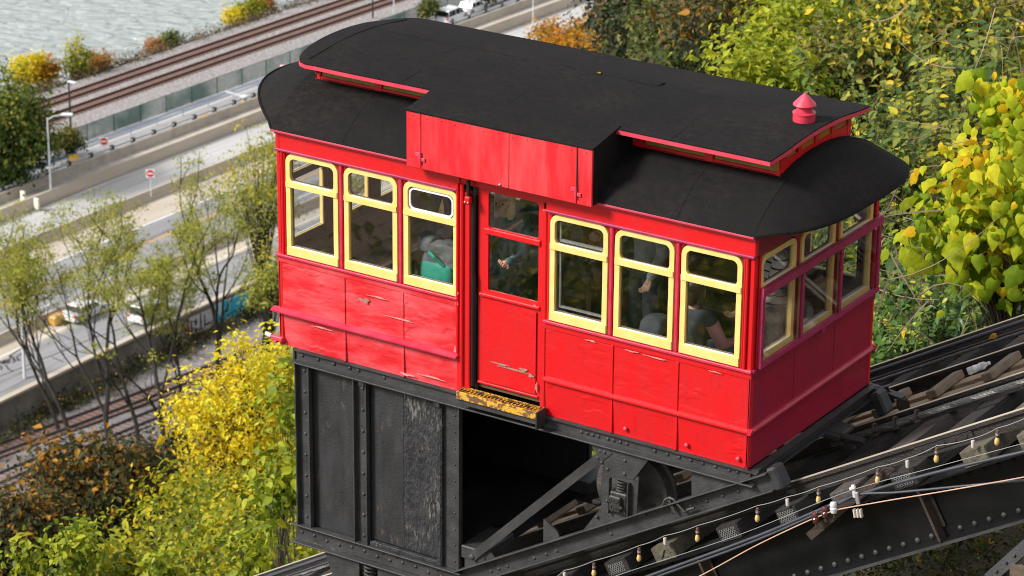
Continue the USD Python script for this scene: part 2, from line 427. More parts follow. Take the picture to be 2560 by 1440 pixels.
paint('asphalt', (0.22, 0.217, 0.228), (0.28, 0.276, 0.285), scale=0.6, stretch=(1.6, 0.10, 1), rough=0.85, bump=0.2, bscale=3, c3=(0.13, 0.127, 0.135), s3=0.5, lo3=0.55, hi3=0.66)
paint('concrete_road', (0.41, 0.40, 0.395), (0.48, 0.47, 0.465), scale=0.5, stretch=(2.2, 0.10, 1), rough=0.85, c3=(0.33, 0.32, 0.32), s3=0.35, lo3=0.5, hi3=0.7)
paint('concrete_beige', (0.42, 0.36, 0.29), (0.49, 0.43, 0.36), scale=0.6, stretch=(1, 0.3, 1), rough=0.9, bump=0.3, bscale=3)
paint('concrete_stained', (0.36, 0.32, 0.28), (0.46, 0.42, 0.37), scale=0.8, stretch=(1, 1, 0.4), rough=0.9)
paint('wall_stone', (0.15, 0.135, 0.12), (0.24, 0.215, 0.19), scale=0.6, stretch=(1, 1, 0.5), rough=0.9, bump=0.5, bscale=2)
paint('ballast', (0.24, 0.22, 0.215), (0.38, 0.35, 0.345), scale=2.4, rough=0.95, bump=1.0, bscale=3.0, dist=0.3, detail=8)
paint('ballast_dark', (0.165, 0.15, 0.155), (0.26, 0.245, 0.25), scale=0.5, rough=0.95, bump=0.8, bscale=4, dist=0.2, c3=(0.13, 0.10, 0.085), s3=0.12, lo3=0.52, hi3=0.66, detail=8)
paint('sleeper_brown', (0.095, 0.05, 0.04), (0.13, 0.075, 0.06), scale=1.5, rough=0.9)
paint('rust_ballast', (0.16, 0.095, 0.08), (0.22, 0.14, 0.115), scale=2.0, rough=0.95)
paint('rusty_rail', (0.105, 0.042, 0.032), (0.075, 0.032, 0.026), scale=2, rough=0.6)
paint('grey_rail', (0.10, 0.10, 0.115), (0.14, 0.14, 0.155), scale=2, rough=0.45, metal=0.4)
paint('white_line', (0.74, 0.73, 0.70), (0.62, 0.61, 0.59), scale=1.2, rough=0.7)
paint('yellow_line', (0.72, 0.36, 0.04), (0.62, 0.32, 0.06), scale=1.2, rough=0.7)
paint('tar', (0.045, 0.043, 0.05), rough=0.8)
paint('hill_soil', (0.045, 0.036, 0.020), (0.085, 0.062, 0.034), scale=0.8, rough=0.95, bump=1.0, bscale=4, dist=0.3, c3=(0.05, 0.06, 0.015), s3=0.5, lo3=0.5, hi3=0.6, detail=8)
paint('bank_soil', (0.12, 0.085, 0.06), (0.17, 0.125, 0.09), scale=0.6, rough=0.95)
paint('blue_steel', (0.20, 0.29, 0.45), (0.27, 0.36, 0.50), scale=1, rough=0.5)
paint('steel_grey', (0.42, 0.44, 0.47), (0.50, 0.52, 0.55), scale=1, rough=0.45, metal=0.3)
paint('pole_white', (0.55, 0.58, 0.63), rough=0.45)
paint('pole_black', (0.020, 0.020, 0.024), rough=0.5)
paint('lamp_head', (0.70, 0.75, 0.76), rough=0.35)
paint('fence_green', (0.030, 0.105, 0.080), rough=0.6)
paint('sign_white', (0.78, 0.78, 0.78), rough=0.4)
paint('sign_red', (0.62, 0.035, 0.04), rough=0.4)
paint('sign_yellow', (0.80, 0.48, 0.01), rough=0.45)
paint('sign_pink', (0.80, 0.45, 0.45), rough=0.5)
paint('machine_blue', (0.05, 0.11, 0.33), rough=0.4)
paint('post_cream', (0.74, 0.70, 0.55), rough=0.6)
paint('graffiti_cyan', (0.01, 0.42, 0.62), (0.02, 0.50, 0.66), scale=1.5, rough=0.6)
paint('graffiti_light', (0.45, 0.68, 0.74), rough=0.6)
paint('graffiti_white', (0.55, 0.53, 0.55), (0.46, 0.44, 0.47), scale=2, rough=0.6)
paint('graffiti_black', (0.025, 0.025, 0.03), rough=0.6)
paint('graffiti_red', (0.40, 0.07, 0.05), rough=0.6)

# water: real swell on the sheet, fine ripples in the material
LOOK['water'] = usdkit.material(stage, '/World/Looks/water', {
    'g': ('geometry', {}), 'm': ('mapping', {'mapping_type': 'texture', 'scale': (3.2, 1.25, 1.0), 'rotation': (0, 0, 0.58)}),
    'w1': ('noise_texture', {'scale': 1.0, 'detail': 3.0, 'roughness': 0.5, 'distortion': 0.4}),
    'b': ('bump', {'strength': 1.0, 'distance': 1.7}),
    'p': ('principled_bsdf', {'base_color': (0.35, 0.39, 0.38), 'roughness': 0.10, 'ior': 1.33, 'specular_ior_level': 0.9}),
}, [('g.position', 'm.vector'), ('m.vector', 'w1.vector'), ('w1.fac', 'b.height'), ('b.normal', 'p.normal')], surface='p.BSDF')

solo('ground', MB().grid(np.array([[[-2500.0, -2500, -99], [-2500, 2500, -99]], [[2500, -2500, -99], [2500, 2500, -99]]]), flip=True), 'bank_soil', 'low ground of the valley floor below the hill', 'ground', kind='structure')

xs = np.concatenate([np.arange(-152, 40, 2.0), np.arange(40, 130, 6.0)])
ys = np.concatenate([np.arange(-60, 130, 2.0), np.arange(130, 430, 5.0)])
X, Y = np.meshgrid(xs, ys, indexing='ij')
hm = MB().grid(np.stack([X, Y, hill_base(X, Y)], -1))
solo('hillside', hm, 'hill_soil', 'steep wooded hillside of soil and leaf litter beneath the incline', 'hillside', kind='structure', smooth=True)

yx = np.linspace(-148.6, -130.0, 22); yy = np.linspace(90, 420, 130)
X, Y = np.meshgrid(yx, yy, indexing='ij')
Z = YARD + 0.12 + 0.16 * (meshkit.fbm(np.stack([X * .5, Y * .5, X * 0], -1), 3, 5) - .5)
solo('rail_yard', MB().grid(np.stack([X, Y, Z], -1)), 'ballast_dark', 'grey cinder yard with freight rails at the foot of the hill', 'ground', kind='structure', smooth=True)

solo('lower_road', strip(-155.0, -149.25, ROAD, thick=0.3), 'asphalt', 'grey asphalt lane beside the graffiti wall where the white car drives', 'road', kind='structure')
solo('ramp_shoulder', strip(-157.35, -155.004, ROAD, thick=0.3), 'concrete_beige', 'beige shoulder between the lower lane and the low barrier', 'road', kind='structure')
solo('middle_road', strip(-167.2, -157.85, ROAD, thick=0.3), 'asphalt', 'grey two way road with the double yellow line', 'road', kind='structure')
solo('median_strip', strip(-171.3, -167.204, ROAD, thick=0.3), 'concrete_beige', 'beige shoulder between middle road and second barrier', 'road', kind='structure')
solo('upper_road', strip(-178.5, -171.7, ROAD, thick=0.3), 'concrete_road', 'pale concrete carriageway below the double parapet', 'road', kind='structure')
solo('parapet_gap', strip(-182.3, -178.95, ROAD + 0.35, thick=0.65), 'concrete_stained', 'stained concrete ledge between the barrier and the guard rail', 'pavement', kind='structure')
solo('driveway', strip(-185.9, -182.35, ROAD + 0.1, thick=0.4), 'concrete_road', 'light driveway with white arrows along the guard rail', 'driveway', kind='structure')
solo('footpath', strip(-188.1, -185.95, ROAD + 0.14, thick=0.45), 'concrete_road', 'light footpath beside the green fence', 'pavement', kind='structure')
solo('ballast_bed', strip(-203.2, -188.15, ROAD + 0.1, thick=0.4), 'ballast', 'pale stone ballast bed under the two riverside tracks', 'ballast', kind='structure')
solo('river_bank', strip(-209.0, -203.1, -95.6, zb=ROAD + 0.05), 'bank_soil', 'brown weedy bank sloping to the river', 'bank', kind='structure')

wx = np.linspace(-520, -204, 150); wy = np.linspace(110, 520, 200)
X, Y = np.meshgrid(wx, wy, indexing='ij')
q = np.stack([X * 0.20 + Y * 0.13, Y * 0.05 - X * 0.03, X * 0], -1)
Z = -94.6 + 0.30 * (meshkit.fbm(q * 1.7, 3, 11) - .5)
solo('river', MB().grid(np.stack([X, Y, Z], -1)), 'water', 'wide rippled river reflecting the pale sky', 'river', kind='structure', smooth=True)

# painted lines
for x, w, look, what, lab in ((-155.5, 0.16, 'white_line', 'edge_line', 'white edge line of the lane with the white car'), (-163.48, 0.12, 'yellow_line', 'yellow_line', 'left of the two yellow centre lines'),
                              (-163.78, 0.12, 'yellow_line', 'yellow_line', 'right of the two yellow centre lines, on the river side'), (-167.0, 0.22, 'white_line', 'edge_line', 'broad white edge line of the middle road on the river side'),
                              (-178.0, 0.16, 'white_line', 'edge_line', 'white edge line at the foot of the double parapet'), (-172.2, 0.12, 'yellow_line', 'edge_line', 'faint yellow edge line of the upper carriageway')):
    solo(what, strip(x - w / 2, x + w / 2, ROAD + 0.006), look, lab, 'road marking', kind='structure')
for k in range(26):
    y = 150 + 7.5 * k
    solo('lane_dash', strip(-160.3, -160.14, ROAD + 0.006, y, y + 3.4, 3), 'white_line', 'white lane dash on the near half of the middle road', 'road marking', group='white dashes along the middle road', kind='structure')

# barriers
def wall_profile(prof, y0=100, y1=400, n=26):
    """prof: (offset, height) ring, swept along the road."""
    ys = np.linspace(y0, y1, n); p = np.array(prof)
    P = np.stack([np.stack([p[:, 0] + drift(y), np.full(len(p), y), p[:, 1]], 1) for y in ys])
    m = MB(); k = len(p)
    P = np.concatenate([P, P[:, :1]], 1)
    m.grid(P)
    c = MB()
    v, f = m.arrays()
    if np.einsum('ij,ij->i', v[f[:, 0]] - v.mean(0), np.cross(v[f[:, 1]] - v.mean(0), v[f[:, 2]] - v.mean(0))).sum() < 0:
        m.f = [q_[:, ::-1] for q_ in m.f]
    return m


def jersey(x, h, w=0.62, z=ROAD):
    return [(x + w / 2, z + .001), (x + w / 2 - 0.05, z + 0.2), (x + 0.12, z + 0.42), (x + 0.10, z + h), (x - 0.10, z + h), (x - 0.12, z + 0.42), (x - w / 2 + 0.05, z + 0.2), (x - w / 2, z + .001)]


solo('road_barrier', wall_profile(jersey(-157.6, 0.85)), 'concrete_beige', 'low beige concrete barrier nearest the graffiti wall', 'barrier')
solo('road_barrier', wall_profile(jersey(-171.5, 0.95)), 'concrete_beige', 'beige concrete barrier between the middle and upper roads', 'barrier')
solo('road_barrier', wall_profile([(-178.55, ROAD + .002), (-178.62, ROAD + 1.15), (-178.92, ROAD + 1.15), (-178.94, ROAD + .002)]), 'concrete_beige', 'tall smooth beige barrier along the upper carriageway', 'barrier')
solo('road_barrier', wall_profile([(-181.6, ROAD + .351), (-181.62, ROAD + 1.25), (-181.95, ROAD + 1.25), (-181.97, ROAD + .351)]), 'concrete_stained', 'stained panelled parapet directly below the dark guard rail', 'barrier')

w_ = thing('retaining_wall', 'old stone retaining wall painted with graffiti above the rail yard', 'wall', (RX(-149.0, 175), 175, YARD))
part(w_, 'wall_face', wall_profile([(-148.72, YARD - .2), (-148.76, ROAD + 0.04), (-149.2, ROAD + 0.04), (-149.2, YARD - .2)], 90, 420, 60), 'wall_stone')
part(w_, 'coping', wall_profile([(-148.62, ROAD + 0.045), (-148.62, ROAD + 0.28), (-149.24, ROAD + 0.28), (-149.24, ROAD + 0.045)]), 'concrete_beige')


def on_wall(p, q, d):
    """p along the wall (y), q height; d out of the wall."""
    return (-148.74 + 0.03 + drift(p) + d, p, q)


def graffiti_shape(poly, mat, name, d0=0.01, d1=0.014, label=None):
    m = MB().prism(poly, d0, d1, on_wall)
    return part(w_, name, m, mat, label=label)


def blob(cx, cy, rx, ry, seed, n=30, amp=.12):
    r_ = np.random.default_rng(seed); a = np.linspace(0, 2 * math.pi, n, endpoint=False)
    k = 1 + amp * np.sin(3 * a + r_.uniform(0, 6)) + amp * .6 * np.sin(5 * a + r_.uniform(0, 6))
    return Polygon(np.stack([cx + rx * k * np.cos(a), cy + ry * k * np.sin(a)], 1))


def ring(cx, cy, rx, ry, ri, seed):
    return blob(cx, cy, rx, ry, seed).difference(Polygon([(cx + rx * ri * math.cos(t), cy + ry * ri * 1.3 * math.sin(t)) for t in np.linspace(0, 2 * math.pi, 16)[:-1]]))


ZG = -91.25
graffiti_shape(sbox(176.4, ZG - .75, 180.9, ZG + .95).buffer(.12), 'graffiti_light', 'graffiti_ground', .004, .008)
graffiti_shape(ring(177.9, ZG + .05, .62, .80, .30, 1), 'graffiti_cyan', 'graffiti_letter')
e_ = sbox(178.75, ZG - .75, 179.75, ZG + .75).buffer(.10).difference(sbox(179.25, ZG + .12, 180.2, ZG + .38)).difference(sbox(179.25, ZG - .42, 180.2, ZG - .16))
graffiti_shape(e_, 'graffiti_cyan', 'graffiti_letter')
r_l = Polygon([(179.95, ZG - .75), (180.3, ZG - .75), (180.3, ZG - .1), (180.6, ZG + .25), (180.85, ZG + .25), (180.95, ZG + .7), (180.0, ZG + .75)]).buffer(.07)
graffiti_shape(r_l, 'graffiti_cyan', 'graffiti_letter')
graffiti_shape(Polygon([(176.35, ZG - .8), (177.15, ZG - .8), (176.9, ZG - .1), (176.5, ZG + .1)]).buffer(.1), 'graffiti_cyan', 'graffiti_letter')
for pol in (sbox(178.56, ZG - .8, 178.64, ZG + .75), sbox(179.84, ZG - .7, 179.9, ZG + .75), blob(177.95, ZG + .1, .14, .34, 5)):
    graffiti_shape(pol, 'graffiti_black', 'graffiti_outline', .0145, .018)
graffiti_shape(sbox(173.0, ZG - .85, 176.0, ZG + .8).buffer(.1), 'graffiti_white', 'graffiti_ground', .004, .008, 'white and black lettering sprayed on the wall')
for pol in (sbox(173.05, ZG - .9, 173.22, ZG + .6), blob(173.75, ZG + .25, .16, .3, 6), sbox(174.3, ZG - .6, 174.48, ZG + .85), sbox(174.85, ZG - .35, 175.0, ZG + .6), sbox(174.85, ZG - .5, 175.7, ZG - .32), blob(173.7, ZG - .55, .15, .22, 8), blob(173.25, ZG - .85, .3, .12, 9)):
    graffiti_shape(pol, 'graffiti_black', 'graffiti_outline', .0145, .018)
graffiti_shape(blob(172.6, ZG - .1, .3, .45, 12), 'graffiti_red', 'graffiti_patch', .0085, .012)
graffiti_shape(blob(180.9, ZG - .6, .3, .3, 13), 'graffiti_red', 'graffiti_patch', .019, .022)

# scribble and tar seams on the lower lane
tm = MB()
def tar_line(pts, w):
    pts = [np.array([*p, ROAD + 0.006]) for p in pts]
    m = MB()
    for a, b in zip(pts[:-1], pts[1:]):
        s = unit(np.cross(b - a, [0, 0, 1])) * w / 2
        m.add([a - s, a + s, b + s, b - s], [[0, 1, 2, 3]])
    return m
def lane(u, v):
    return at_z(u, v, ROAD)[:2]
d_ = thing('road_scribble', 'black sprayed scribble on the grey lane beside the white lamp post', 'graffiti', (*lane(25, 915), ROAD), kind=None)
for k, pts in enumerate(([(5, 905), (27, 896), (24, 888), (33, 893), (35, 899), (50, 902), (41, 893), (57, 882), (59, 892)], [(27, 888), (52, 872), (70, 872)], [(14, 912), (22, 924), (34, 928)], [(0, 914), (5, 921), (2, 925)], [(31, 897), (38, 902), (32, 908)])):
    part(d_, 'stroke', tar_line([lane(*p) for p in pts], 0.16), 'tar')
part(d_, 'stroke_fill', tar_line([lane(0, 908), lane(8, 905), lane(16, 904), lane(26, 904)], 0.75), 'tar')
solo('tar_seam', tar_line([lane(*p) for p in ((-60, 962), (0, 941), (35, 927), (60, 917), (98, 901), (140, 885), (220, 850), (330, 812), (480, 757))], 0.14), 'tar', 'long dark tar seam along the middle of the lower lane', 'tar seam', kind='structure')
solo('dark_line', tar_line([lane(*p) for p in ((128, 892), (145, 899), (160, 906))], 0.12), 'tar', 'short tar crack slanting across the lower lane', 'tar seam', kind='structure')
solo('dark_line', tar_line([lane(*p) for p in ((98, 522), (170, 545))], 0.12), 'tar', 'dark line across the upper carriageway near its left end', 'tar seam', kind='structure')  # thin dark strip drawn across the carriageway
dw = MB().prism(Polygon([(0, -.55), (.0, .55), (-1.5, 0)]).union(sbox(0, -.22, 2.6, .22)), 0, .004, lambda p, q, d: (RX(-183.7, 204) + q, 204.0 + p, ROAD + .104 + d))
solo('road_arrow', dw, 'white_line', 'white arrow on the driveway by the yellow sign', 'road marking', kind='structure')
dw = MB().prism(Polygon([(0, -.55), (.0, .55), (-1.5, 0)]).union(sbox(0, -.22, 2.6, .22)), 0, .004, lambda p, q, d: (RX(-183.7, 220) + q, 221.5 + p, ROAD + .104 + d))
solo('road_arrow', dw, 'white_line', 'white arrow on the driveway beside the gate arm', 'road marking', kind='structure')
solo('speed_hump', MB().obox((RX(-183.8, 218), 217.3, ROAD + .12), (1.1, .55, .05), np.eye(3), .04), 'yellow_line', 'worn orange speed hump across the driveway', 'speed hump')

# guard rails, blue railing, fence
def polyline_tube(x, z, y0, y1, r, step=8.0, n=6):
    ys = np.arange(y0, y1 + .1, step)
    return MB().tube(np.stack([x + drift(ys), ys, np.full(len(ys), z)], 1), r, n)
g_ = thing('guard_rail', 'dark steel guard rail with black blocks on the parapet', 'guard rail', (RX(-182.1, 200), 200, ROAD + .35))
part(g_, 'rail', wall_profile([(-182.02, ROAD + 1.32), (-182.02, ROAD + 1.55), (-182.14, ROAD + 1.55), (-182.14, ROAD + 1.32)], 150, 330, 40), 'steel_grey')
part(g_, 'rail', wall_profile([(-182.2, ROAD + 1.36), (-182.2, ROAD + 1.46), (-182.26, ROAD + 1.46), (-182.26, ROAD + 1.36)], 150, 330, 40), 'pole_black')
for k in range(44):
    y = 170 + 3.1 * k
    part(g_, 'post', MB().box(RX(-182.34, y), RX(-181.98, y), y - .17, y + .17, ROAD + .35, ROAD + 1.62), 'pole_black')
b_ = thing('blue_railing', 'low blue grey railing between the driveway and the footpath', 'railing', (RX(-186, 210), 210, ROAD + .1))
part(b_, 'rail', polyline_tube(-185.95, ROAD + .95, 196, 330, .07), 'blue_steel')
part(b_, 'rail', polyline_tube(-185.95, ROAD + .55, 196, 330, .05), 'blue_steel')
for k in range(28):
    y = 196 + 4 * k
    part(b_, 'post', MB().cyl((RX(-185.95, y), y, ROAD + .14), (RX(-185.95, y), y, ROAD + .95), .05, 6), 'blue_steel')
g2 = thing('guard_rail', 'pale blue corrugated guard rail behind the round white sign', 'guard rail', (RX(-185.5, 192), 190, ROAD + .1))
part(g2, 'rail', wall_profile([(-185.4, ROAD + .45), (-185.34, ROAD + .6), (-185.4, ROAD + .7), (-185.34, ROAD + .82), (-185.4, ROAD + .95), (-185.46, ROAD + .95), (-185.46, ROAD + .45)], 172, 199, 8), 'blue_steel')
for k in range(8):
    y = 173 + 3.6 * k
    part(g2, 'post', MB().box(RX(-185.62, y), RX(-185.48, y), y - .06, y + .06, ROAD + .1, ROAD + .92), 'steel_grey')

LOOK['chain_mesh'] = usdkit.material(stage, '/World/Looks/chain_mesh', {
    'g': ('geometry', {}), 'm': ('mapping', {'scale': (1, 1, 1)}), 'n': ('noise_texture', {'scale': 0.22, 'detail': 3.0}),
    'r': ('rgb_ramp', {'ramp': [(0, (.45, .45, .45)), (.42, (.52, .52, .52)), (.60, (.88, .88, .88)), (1, (.92, .92, .92))]}),
    't': ('transparent_bsdf', {}), 'p': ('principled_bsdf', {'base_color': (0.016, 0.075, 0.06), 'roughness': 0.7}), 'x': ('mix_closure', {})},
    [('g.position', 'm.vector'), ('m.vector', 'n.vector'), ('n.fac', 'r.fac'), ('r.color', 'x.fac'), ('t.BSDF', 'x.closure1'), ('p.BSDF', 'x.closure2')], surface='x.closure')
fe = thing('chain_link_fence', 'green chain link fence with screening between path and ballast', 'fence', (RX(-188.1, 215), 215, ROAD + .1))
for k in range(32):
    y = 196 + 4 * k
    part(fe, 'post', MB().cyl((RX(-188.12, y), y, ROAD + .1), (RX(-188.12, y), y, ROAD + 2.0), .06, 6), 'fence_green')
    m = MB(); a, b = RX(-188.12, y), RX(-188.12, y + 4)
    m.add([[a, y + .06, ROAD + .2], [b, y + 3.94, ROAD + .2], [b, y + 3.94, ROAD + 1.9], [a, y + .06, ROAD + 1.9]], [[0, 1, 2, 3]])
    part(fe, 'mesh_panel', m, 'chain_mesh')
part(fe, 'top_rail', polyline_tube(-188.12, ROAD + 1.95, 196, 324, .035), 'fence_green')

# riverside tracks and freight tracks
def track(name, label, path_fn, y0, y1, zb, look, sleeper_look, gauge=1.435, sleeper=True, bed=None):
    t = thing(name, label, 'railway track', (float(path_fn(np.array([(y0 + y1) / 2]))[0]), (y0 + y1) / 2, zb))
    ys = np.linspace(y0, y1, 60)
    for s in (-1, 1):
        m = MB(); xx = path_fn(ys) + s * gauge / 2
        for dx, z0, z1 in ((.075, 0, .03), (.02, .03, .13), (.04, .13, .18)):
            for a, b, qx in ((0, 0, 0),):
                P = np.stack([np.stack([xx + dx, ys, np.full(60, zb + z0)], 1), np.stack([xx + dx, ys, np.full(60, zb + z1)], 1), np.stack([xx - dx, ys, np.full(60, zb + z1)], 1), np.stack([xx - dx, ys, np.full(60, zb + z0)], 1), np.stack([xx + dx, ys, np.full(60, zb + z0)], 1)], 1)
                m.grid(P)
        part(t, 'rail', m, look)
    sl = np.arange(y0, y1, .62)
    if bed:
        P = np.stack([np.stack([path_fn(ys) - 1.25, ys, np.full(60, zb - .035)], 1), np.stack([path_fn(ys) + 1.25, ys, np.full(60, zb - .035)], 1)], 1)
        part(t, 'stained_bed', MB().grid(P), bed)
    m = MB()
    for y in sl:
        x = float(path_fn(np.array([y]))[0])
        m.box(x - 1.3, x + 1.3, y - .12, y + .12, zb - .12, zb - .012)
    part(t, 'sleepers', m, sleeper_look, kind='stuff')
    return t


track('railway_track', 'rusty riverside track nearer the green fence', lambda y: -196.2 + drift(y), 150, 400, ROAD + .16, 'rusty_rail', 'sleeper_brown', bed='rust_ballast')
track('railway_track', 'rusty track nearest the river bank', lambda y: -200.0 + drift(y), 150, 400, ROAD + .16, 'rusty_rail', 'sleeper_brown', bed='rust_ballast')
def yard_line(*px):
    q = np.array([at_z(u, v, YARD + .45)[:2] for u, v in px])
    c = np.polyfit(q[:, 1], q[:, 0], 2 if len(px) > 3 else 1)
    return lambda y: np.polyval(c, y)
track('railway_track', 'grey freight track closest to the graffiti wall', yard_line((0, 1118), (120, 1073), (240, 1028), (430, 958), (600, 893), (700, 850)), 130, 188, YARD + .3, 'grey_rail', 'sleeper_brown', bed='rust_ballast')
track('railway_track', 'grey freight track at the foot of the wooded slope', yard_line((0, 1192), (78, 1158), (300, 1067), (360, 1043), (560, 962)), 130, 188, YARD + .3, 'grey_rail', 'ballast_dark', bed='rust_ballast')

# lamp posts, signs, gate
def lamp_post(u, v, zb, h, label, look='pole_white', arm=(1.9, 0.3), r=.11):
    p = at_z(u, v, zb)
    t = thing('street_lamp', label, 'street lamp', p)
    part(t, 'pole', MB().tube([p, p + [0, 0, h * .5], p + [0, 0, h]], [r, r * .8, r * .6], 8), look)
    if arm:
        d = np.array([arm[0], arm[1], 0.0]); e = p + [0, 0, h] + d + [0, 0, .35]
        part(t, 'arm', MB().tube([p + [0, 0, h - .2], p + [0, 0, h + .15] + d * .35, e], .05, 6), look)
        ax = unit(d)
        part(t, 'lamp_head', MB().obox(e + ax * .4, (.55, .22, .11), np.array([ax, np.cross([0, 0, 1], ax), [0, 0, 1]]), .09), 'lamp_head')
    else:
        part(t, 'lamp_head', MB().obox(p + [.35, .1, h], (.5, .18, .08), np.eye(3), .05), 'lamp_head')
    return t
lamp_post(127, 475, ROAD + 1.15, 7.3, 'white street lamp with curved arm beside the dark green tree', arm=(1.25, .85))
lamp_post(180, 385, ROAD + .15, 7.6, 'black lamp post beside the small round tree', 'pole_black', None, .13)
lamp_post(1332, 100, ROAD + 1.15, 7.5, 'grey street lamp with pale head seen above the car roof', arm=(1.1, .9), r=.09)
lamp_post(1173, 55, ROAD + .2, 8.0, 'pale lamp post standing behind the parked white cars', arm=(1.0, .8), r=.11)
lamp_post(985, 40, ROAD + .2, 8.0, 'white lamp post rising above the left end of the car roof', arm=(1.0, .8), r=.09)
lamp_post(932, 45, ROAD + .2, 8.0, 'dark lamp post rising beside the riverside track', 'pole_black', None, .10)
lamp_post(62, 945, ROAD, 7.0, 'pale lamp post at the edge of the lower lane by the scribble', arm=(1.2, .8), r=.14)
lamp_post(252, 760, ROAD + .85, 3.0, 'short post with white lamp head on the low beige barrier', arm=(.5, .4), r=.08)


def face_cam(p):
    d = CAM - p; d[2] *= .15
    return unit(d)
def no_entry(u, v, zb, h, label):
    p = at_z(u, v, zb); t = thing('no_entry_sign', label, 'road sign', p)
    part(t, 'pole', MB().cyl(p, p + [0, 0, h + .45], .05, 6), 'pole_white')
    n = unit([0.55, -0.83, 0]); x = np.cross([0, 0, 1], n); c = p + n * .07 + [0, 0, h]
    fn = lambda a, b, d: tuple(c[k] + x[k] * a + (0, 0, 1)[k] * b + n[k] * d for k in range(3))
    part(t, 'plate', MB().prism(sbox(-.42, -.42, .42, .42), 0, .02, fn), 'sign_white')
    part(t, 'red_disc', MB().prism(Polygon([(.37 * math.cos(a), .37 * math.sin(a)) for a in np.linspace(0, 6.283, 25)[:-1]]), .024, .03, fn), 'sign_red')
    part(t, 'white_bar', MB().prism(sbox(-.27, -.07, .27, .07), .034, .04, fn), 'sign_white')
no_entry(262, 405, ROAD + .1, 2.2, 'red and white no entry sign on the driveway by the blue railing')
no_entry(378, 492, ROAD + .95, 2.4, 'red and white no entry sign on the barrier of the upper road')
p_ = at_z(155, 432, ROAD + .1); t_ = thing('round_sign', 'round grey white sign back on a pole beside the small tree', 'road sign', p_)
part(t_, 'pole', MB().cyl(p_, p_ + [0, 0, 2.1], .04, 6), 'pole_white')
part(t_, 'disc', MB().lathe([(0, 0), (.45, .0), (.45, .03), (0, .03)], p_ + [.06, -.08, 2.1], 20, unit([.55, -.83, 0])), 'sign_white')
p_ = at_z(187, 418, ROAD + .12); t_ = thing('yellow_sign', 'tilted yellow diamond sign with a pale square on the parapet', 'road sign', p_)
n_ = unit([.5, -.8, .25]); x_ = unit(np.cross([.25, .1, 1], n_)); y_ = np.cross(n_, x_)
fn_ = lambda a, b, d: tuple(p_[k] + [0, 0, .75][k] + x_[k] * a + y_[k] * b + n_[k] * d for k in range(3))
part(t_, 'plate', MB().prism(Polygon([(-.5, -.25), (-.1, -.62), (.1, -.5), (.55, -.35), (.45, .45), (.0, .6), (-.62, .35)]), 0, .04, fn_), 'sign_yellow')
part(t_, 'pale_square', MB().prism(sbox(-.2, -.2, .22, .24), .044, .05, fn_), 'sign_pink')
part(t_, 'stand', MB().cyl(p_, p_ + [0, 0, .7], .05, 6), 'pole_black')
p_ = at_z(612, 268, ROAD + .1); t_ = thing('gate_arm', 'white barrier arm with blue and yellow machine at the driveway', 'barrier gate', p_)
part(t_, 'machine', MB().box(p_[0] - .35, p_[0] + .1, p_[1] - .3, p_[1] + .3, ROAD + .1, ROAD + 1.25), 'machine_blue')
part(t_, 'front_panel', MB().box(p_[0] - .2, p_[0] + .22, p_[1] - .42, p_[1] - .304, ROAD + .2, ROAD + 1.1), 'sign_yellow')
part(t_, 'top_cover', MB().box(p_[0] - .38, p_[0] + .16, p_[1] - .34, p_[1] + .34, ROAD + 1.254, ROAD + 1.34), 'sign_white')
part(t_, 'arm', MB().bar(p_ + [0, -.1, 1.2], p_ + [-1.7, -1.1, 1.75], .09, .16), 'sign_white')
p_ = at_z(632, 262, ROAD + .1)
solo('green_sign', MB().box(p_[0] - .05, p_[0] + .45, p_[1] - .04, p_[1] + .04, ROAD + .6, ROAD + 1.5), 'post_cream', 'small pale sign board standing next to the gate machine', 'road sign')
p_ = at_z(702, 190, ROAD + .2)
solo('orange_notice', MB().box(p_[0] - .05, p_[0] + .75, p_[1] - .04, p_[1] + .04, ROAD + .9, ROAD + 1.5), 'sign_pink', 'pale red notice board fixed on the green fence', 'road sign')
for k, (u, v, lab) in enumerate(((92, 520, 'cream marker post leaning on the tall barrier at left'), (58, 502, 'cream marker post on the parapet above the left barrier'))):
    p_ = at_z(u, v, ROAD + .3)
    solo('marker_post', MB().obox(p_ + [0, 0, .45], (.28, .12, .55), np.eye(3), .04), 'post_cream', lab, 'marker post')

# cars
paint('car_silver', (0.60, 0.61, 0.63), rough=0.3, coat=0.6)
paint('car_white', (0.72, 0.73, 0.75), rough=0.3, coat=0.8)
paint('car_yellow', (0.50, 0.29, 0.05), rough=0.3, coat=0.8)
paint('car_dark', (0.03, 0.03, 0.035), rough=0.3, coat=0.8)
paint('tyre', (0.02, 0.02, 0.02), rough=0.8)
paint('tail_red', (0.55, 0.02, 0.02), rough=0.25, coat=0.6)
paint('wheel_rim', (0.5, 0.5, 0.52), rough=0.35, metal=0.7)


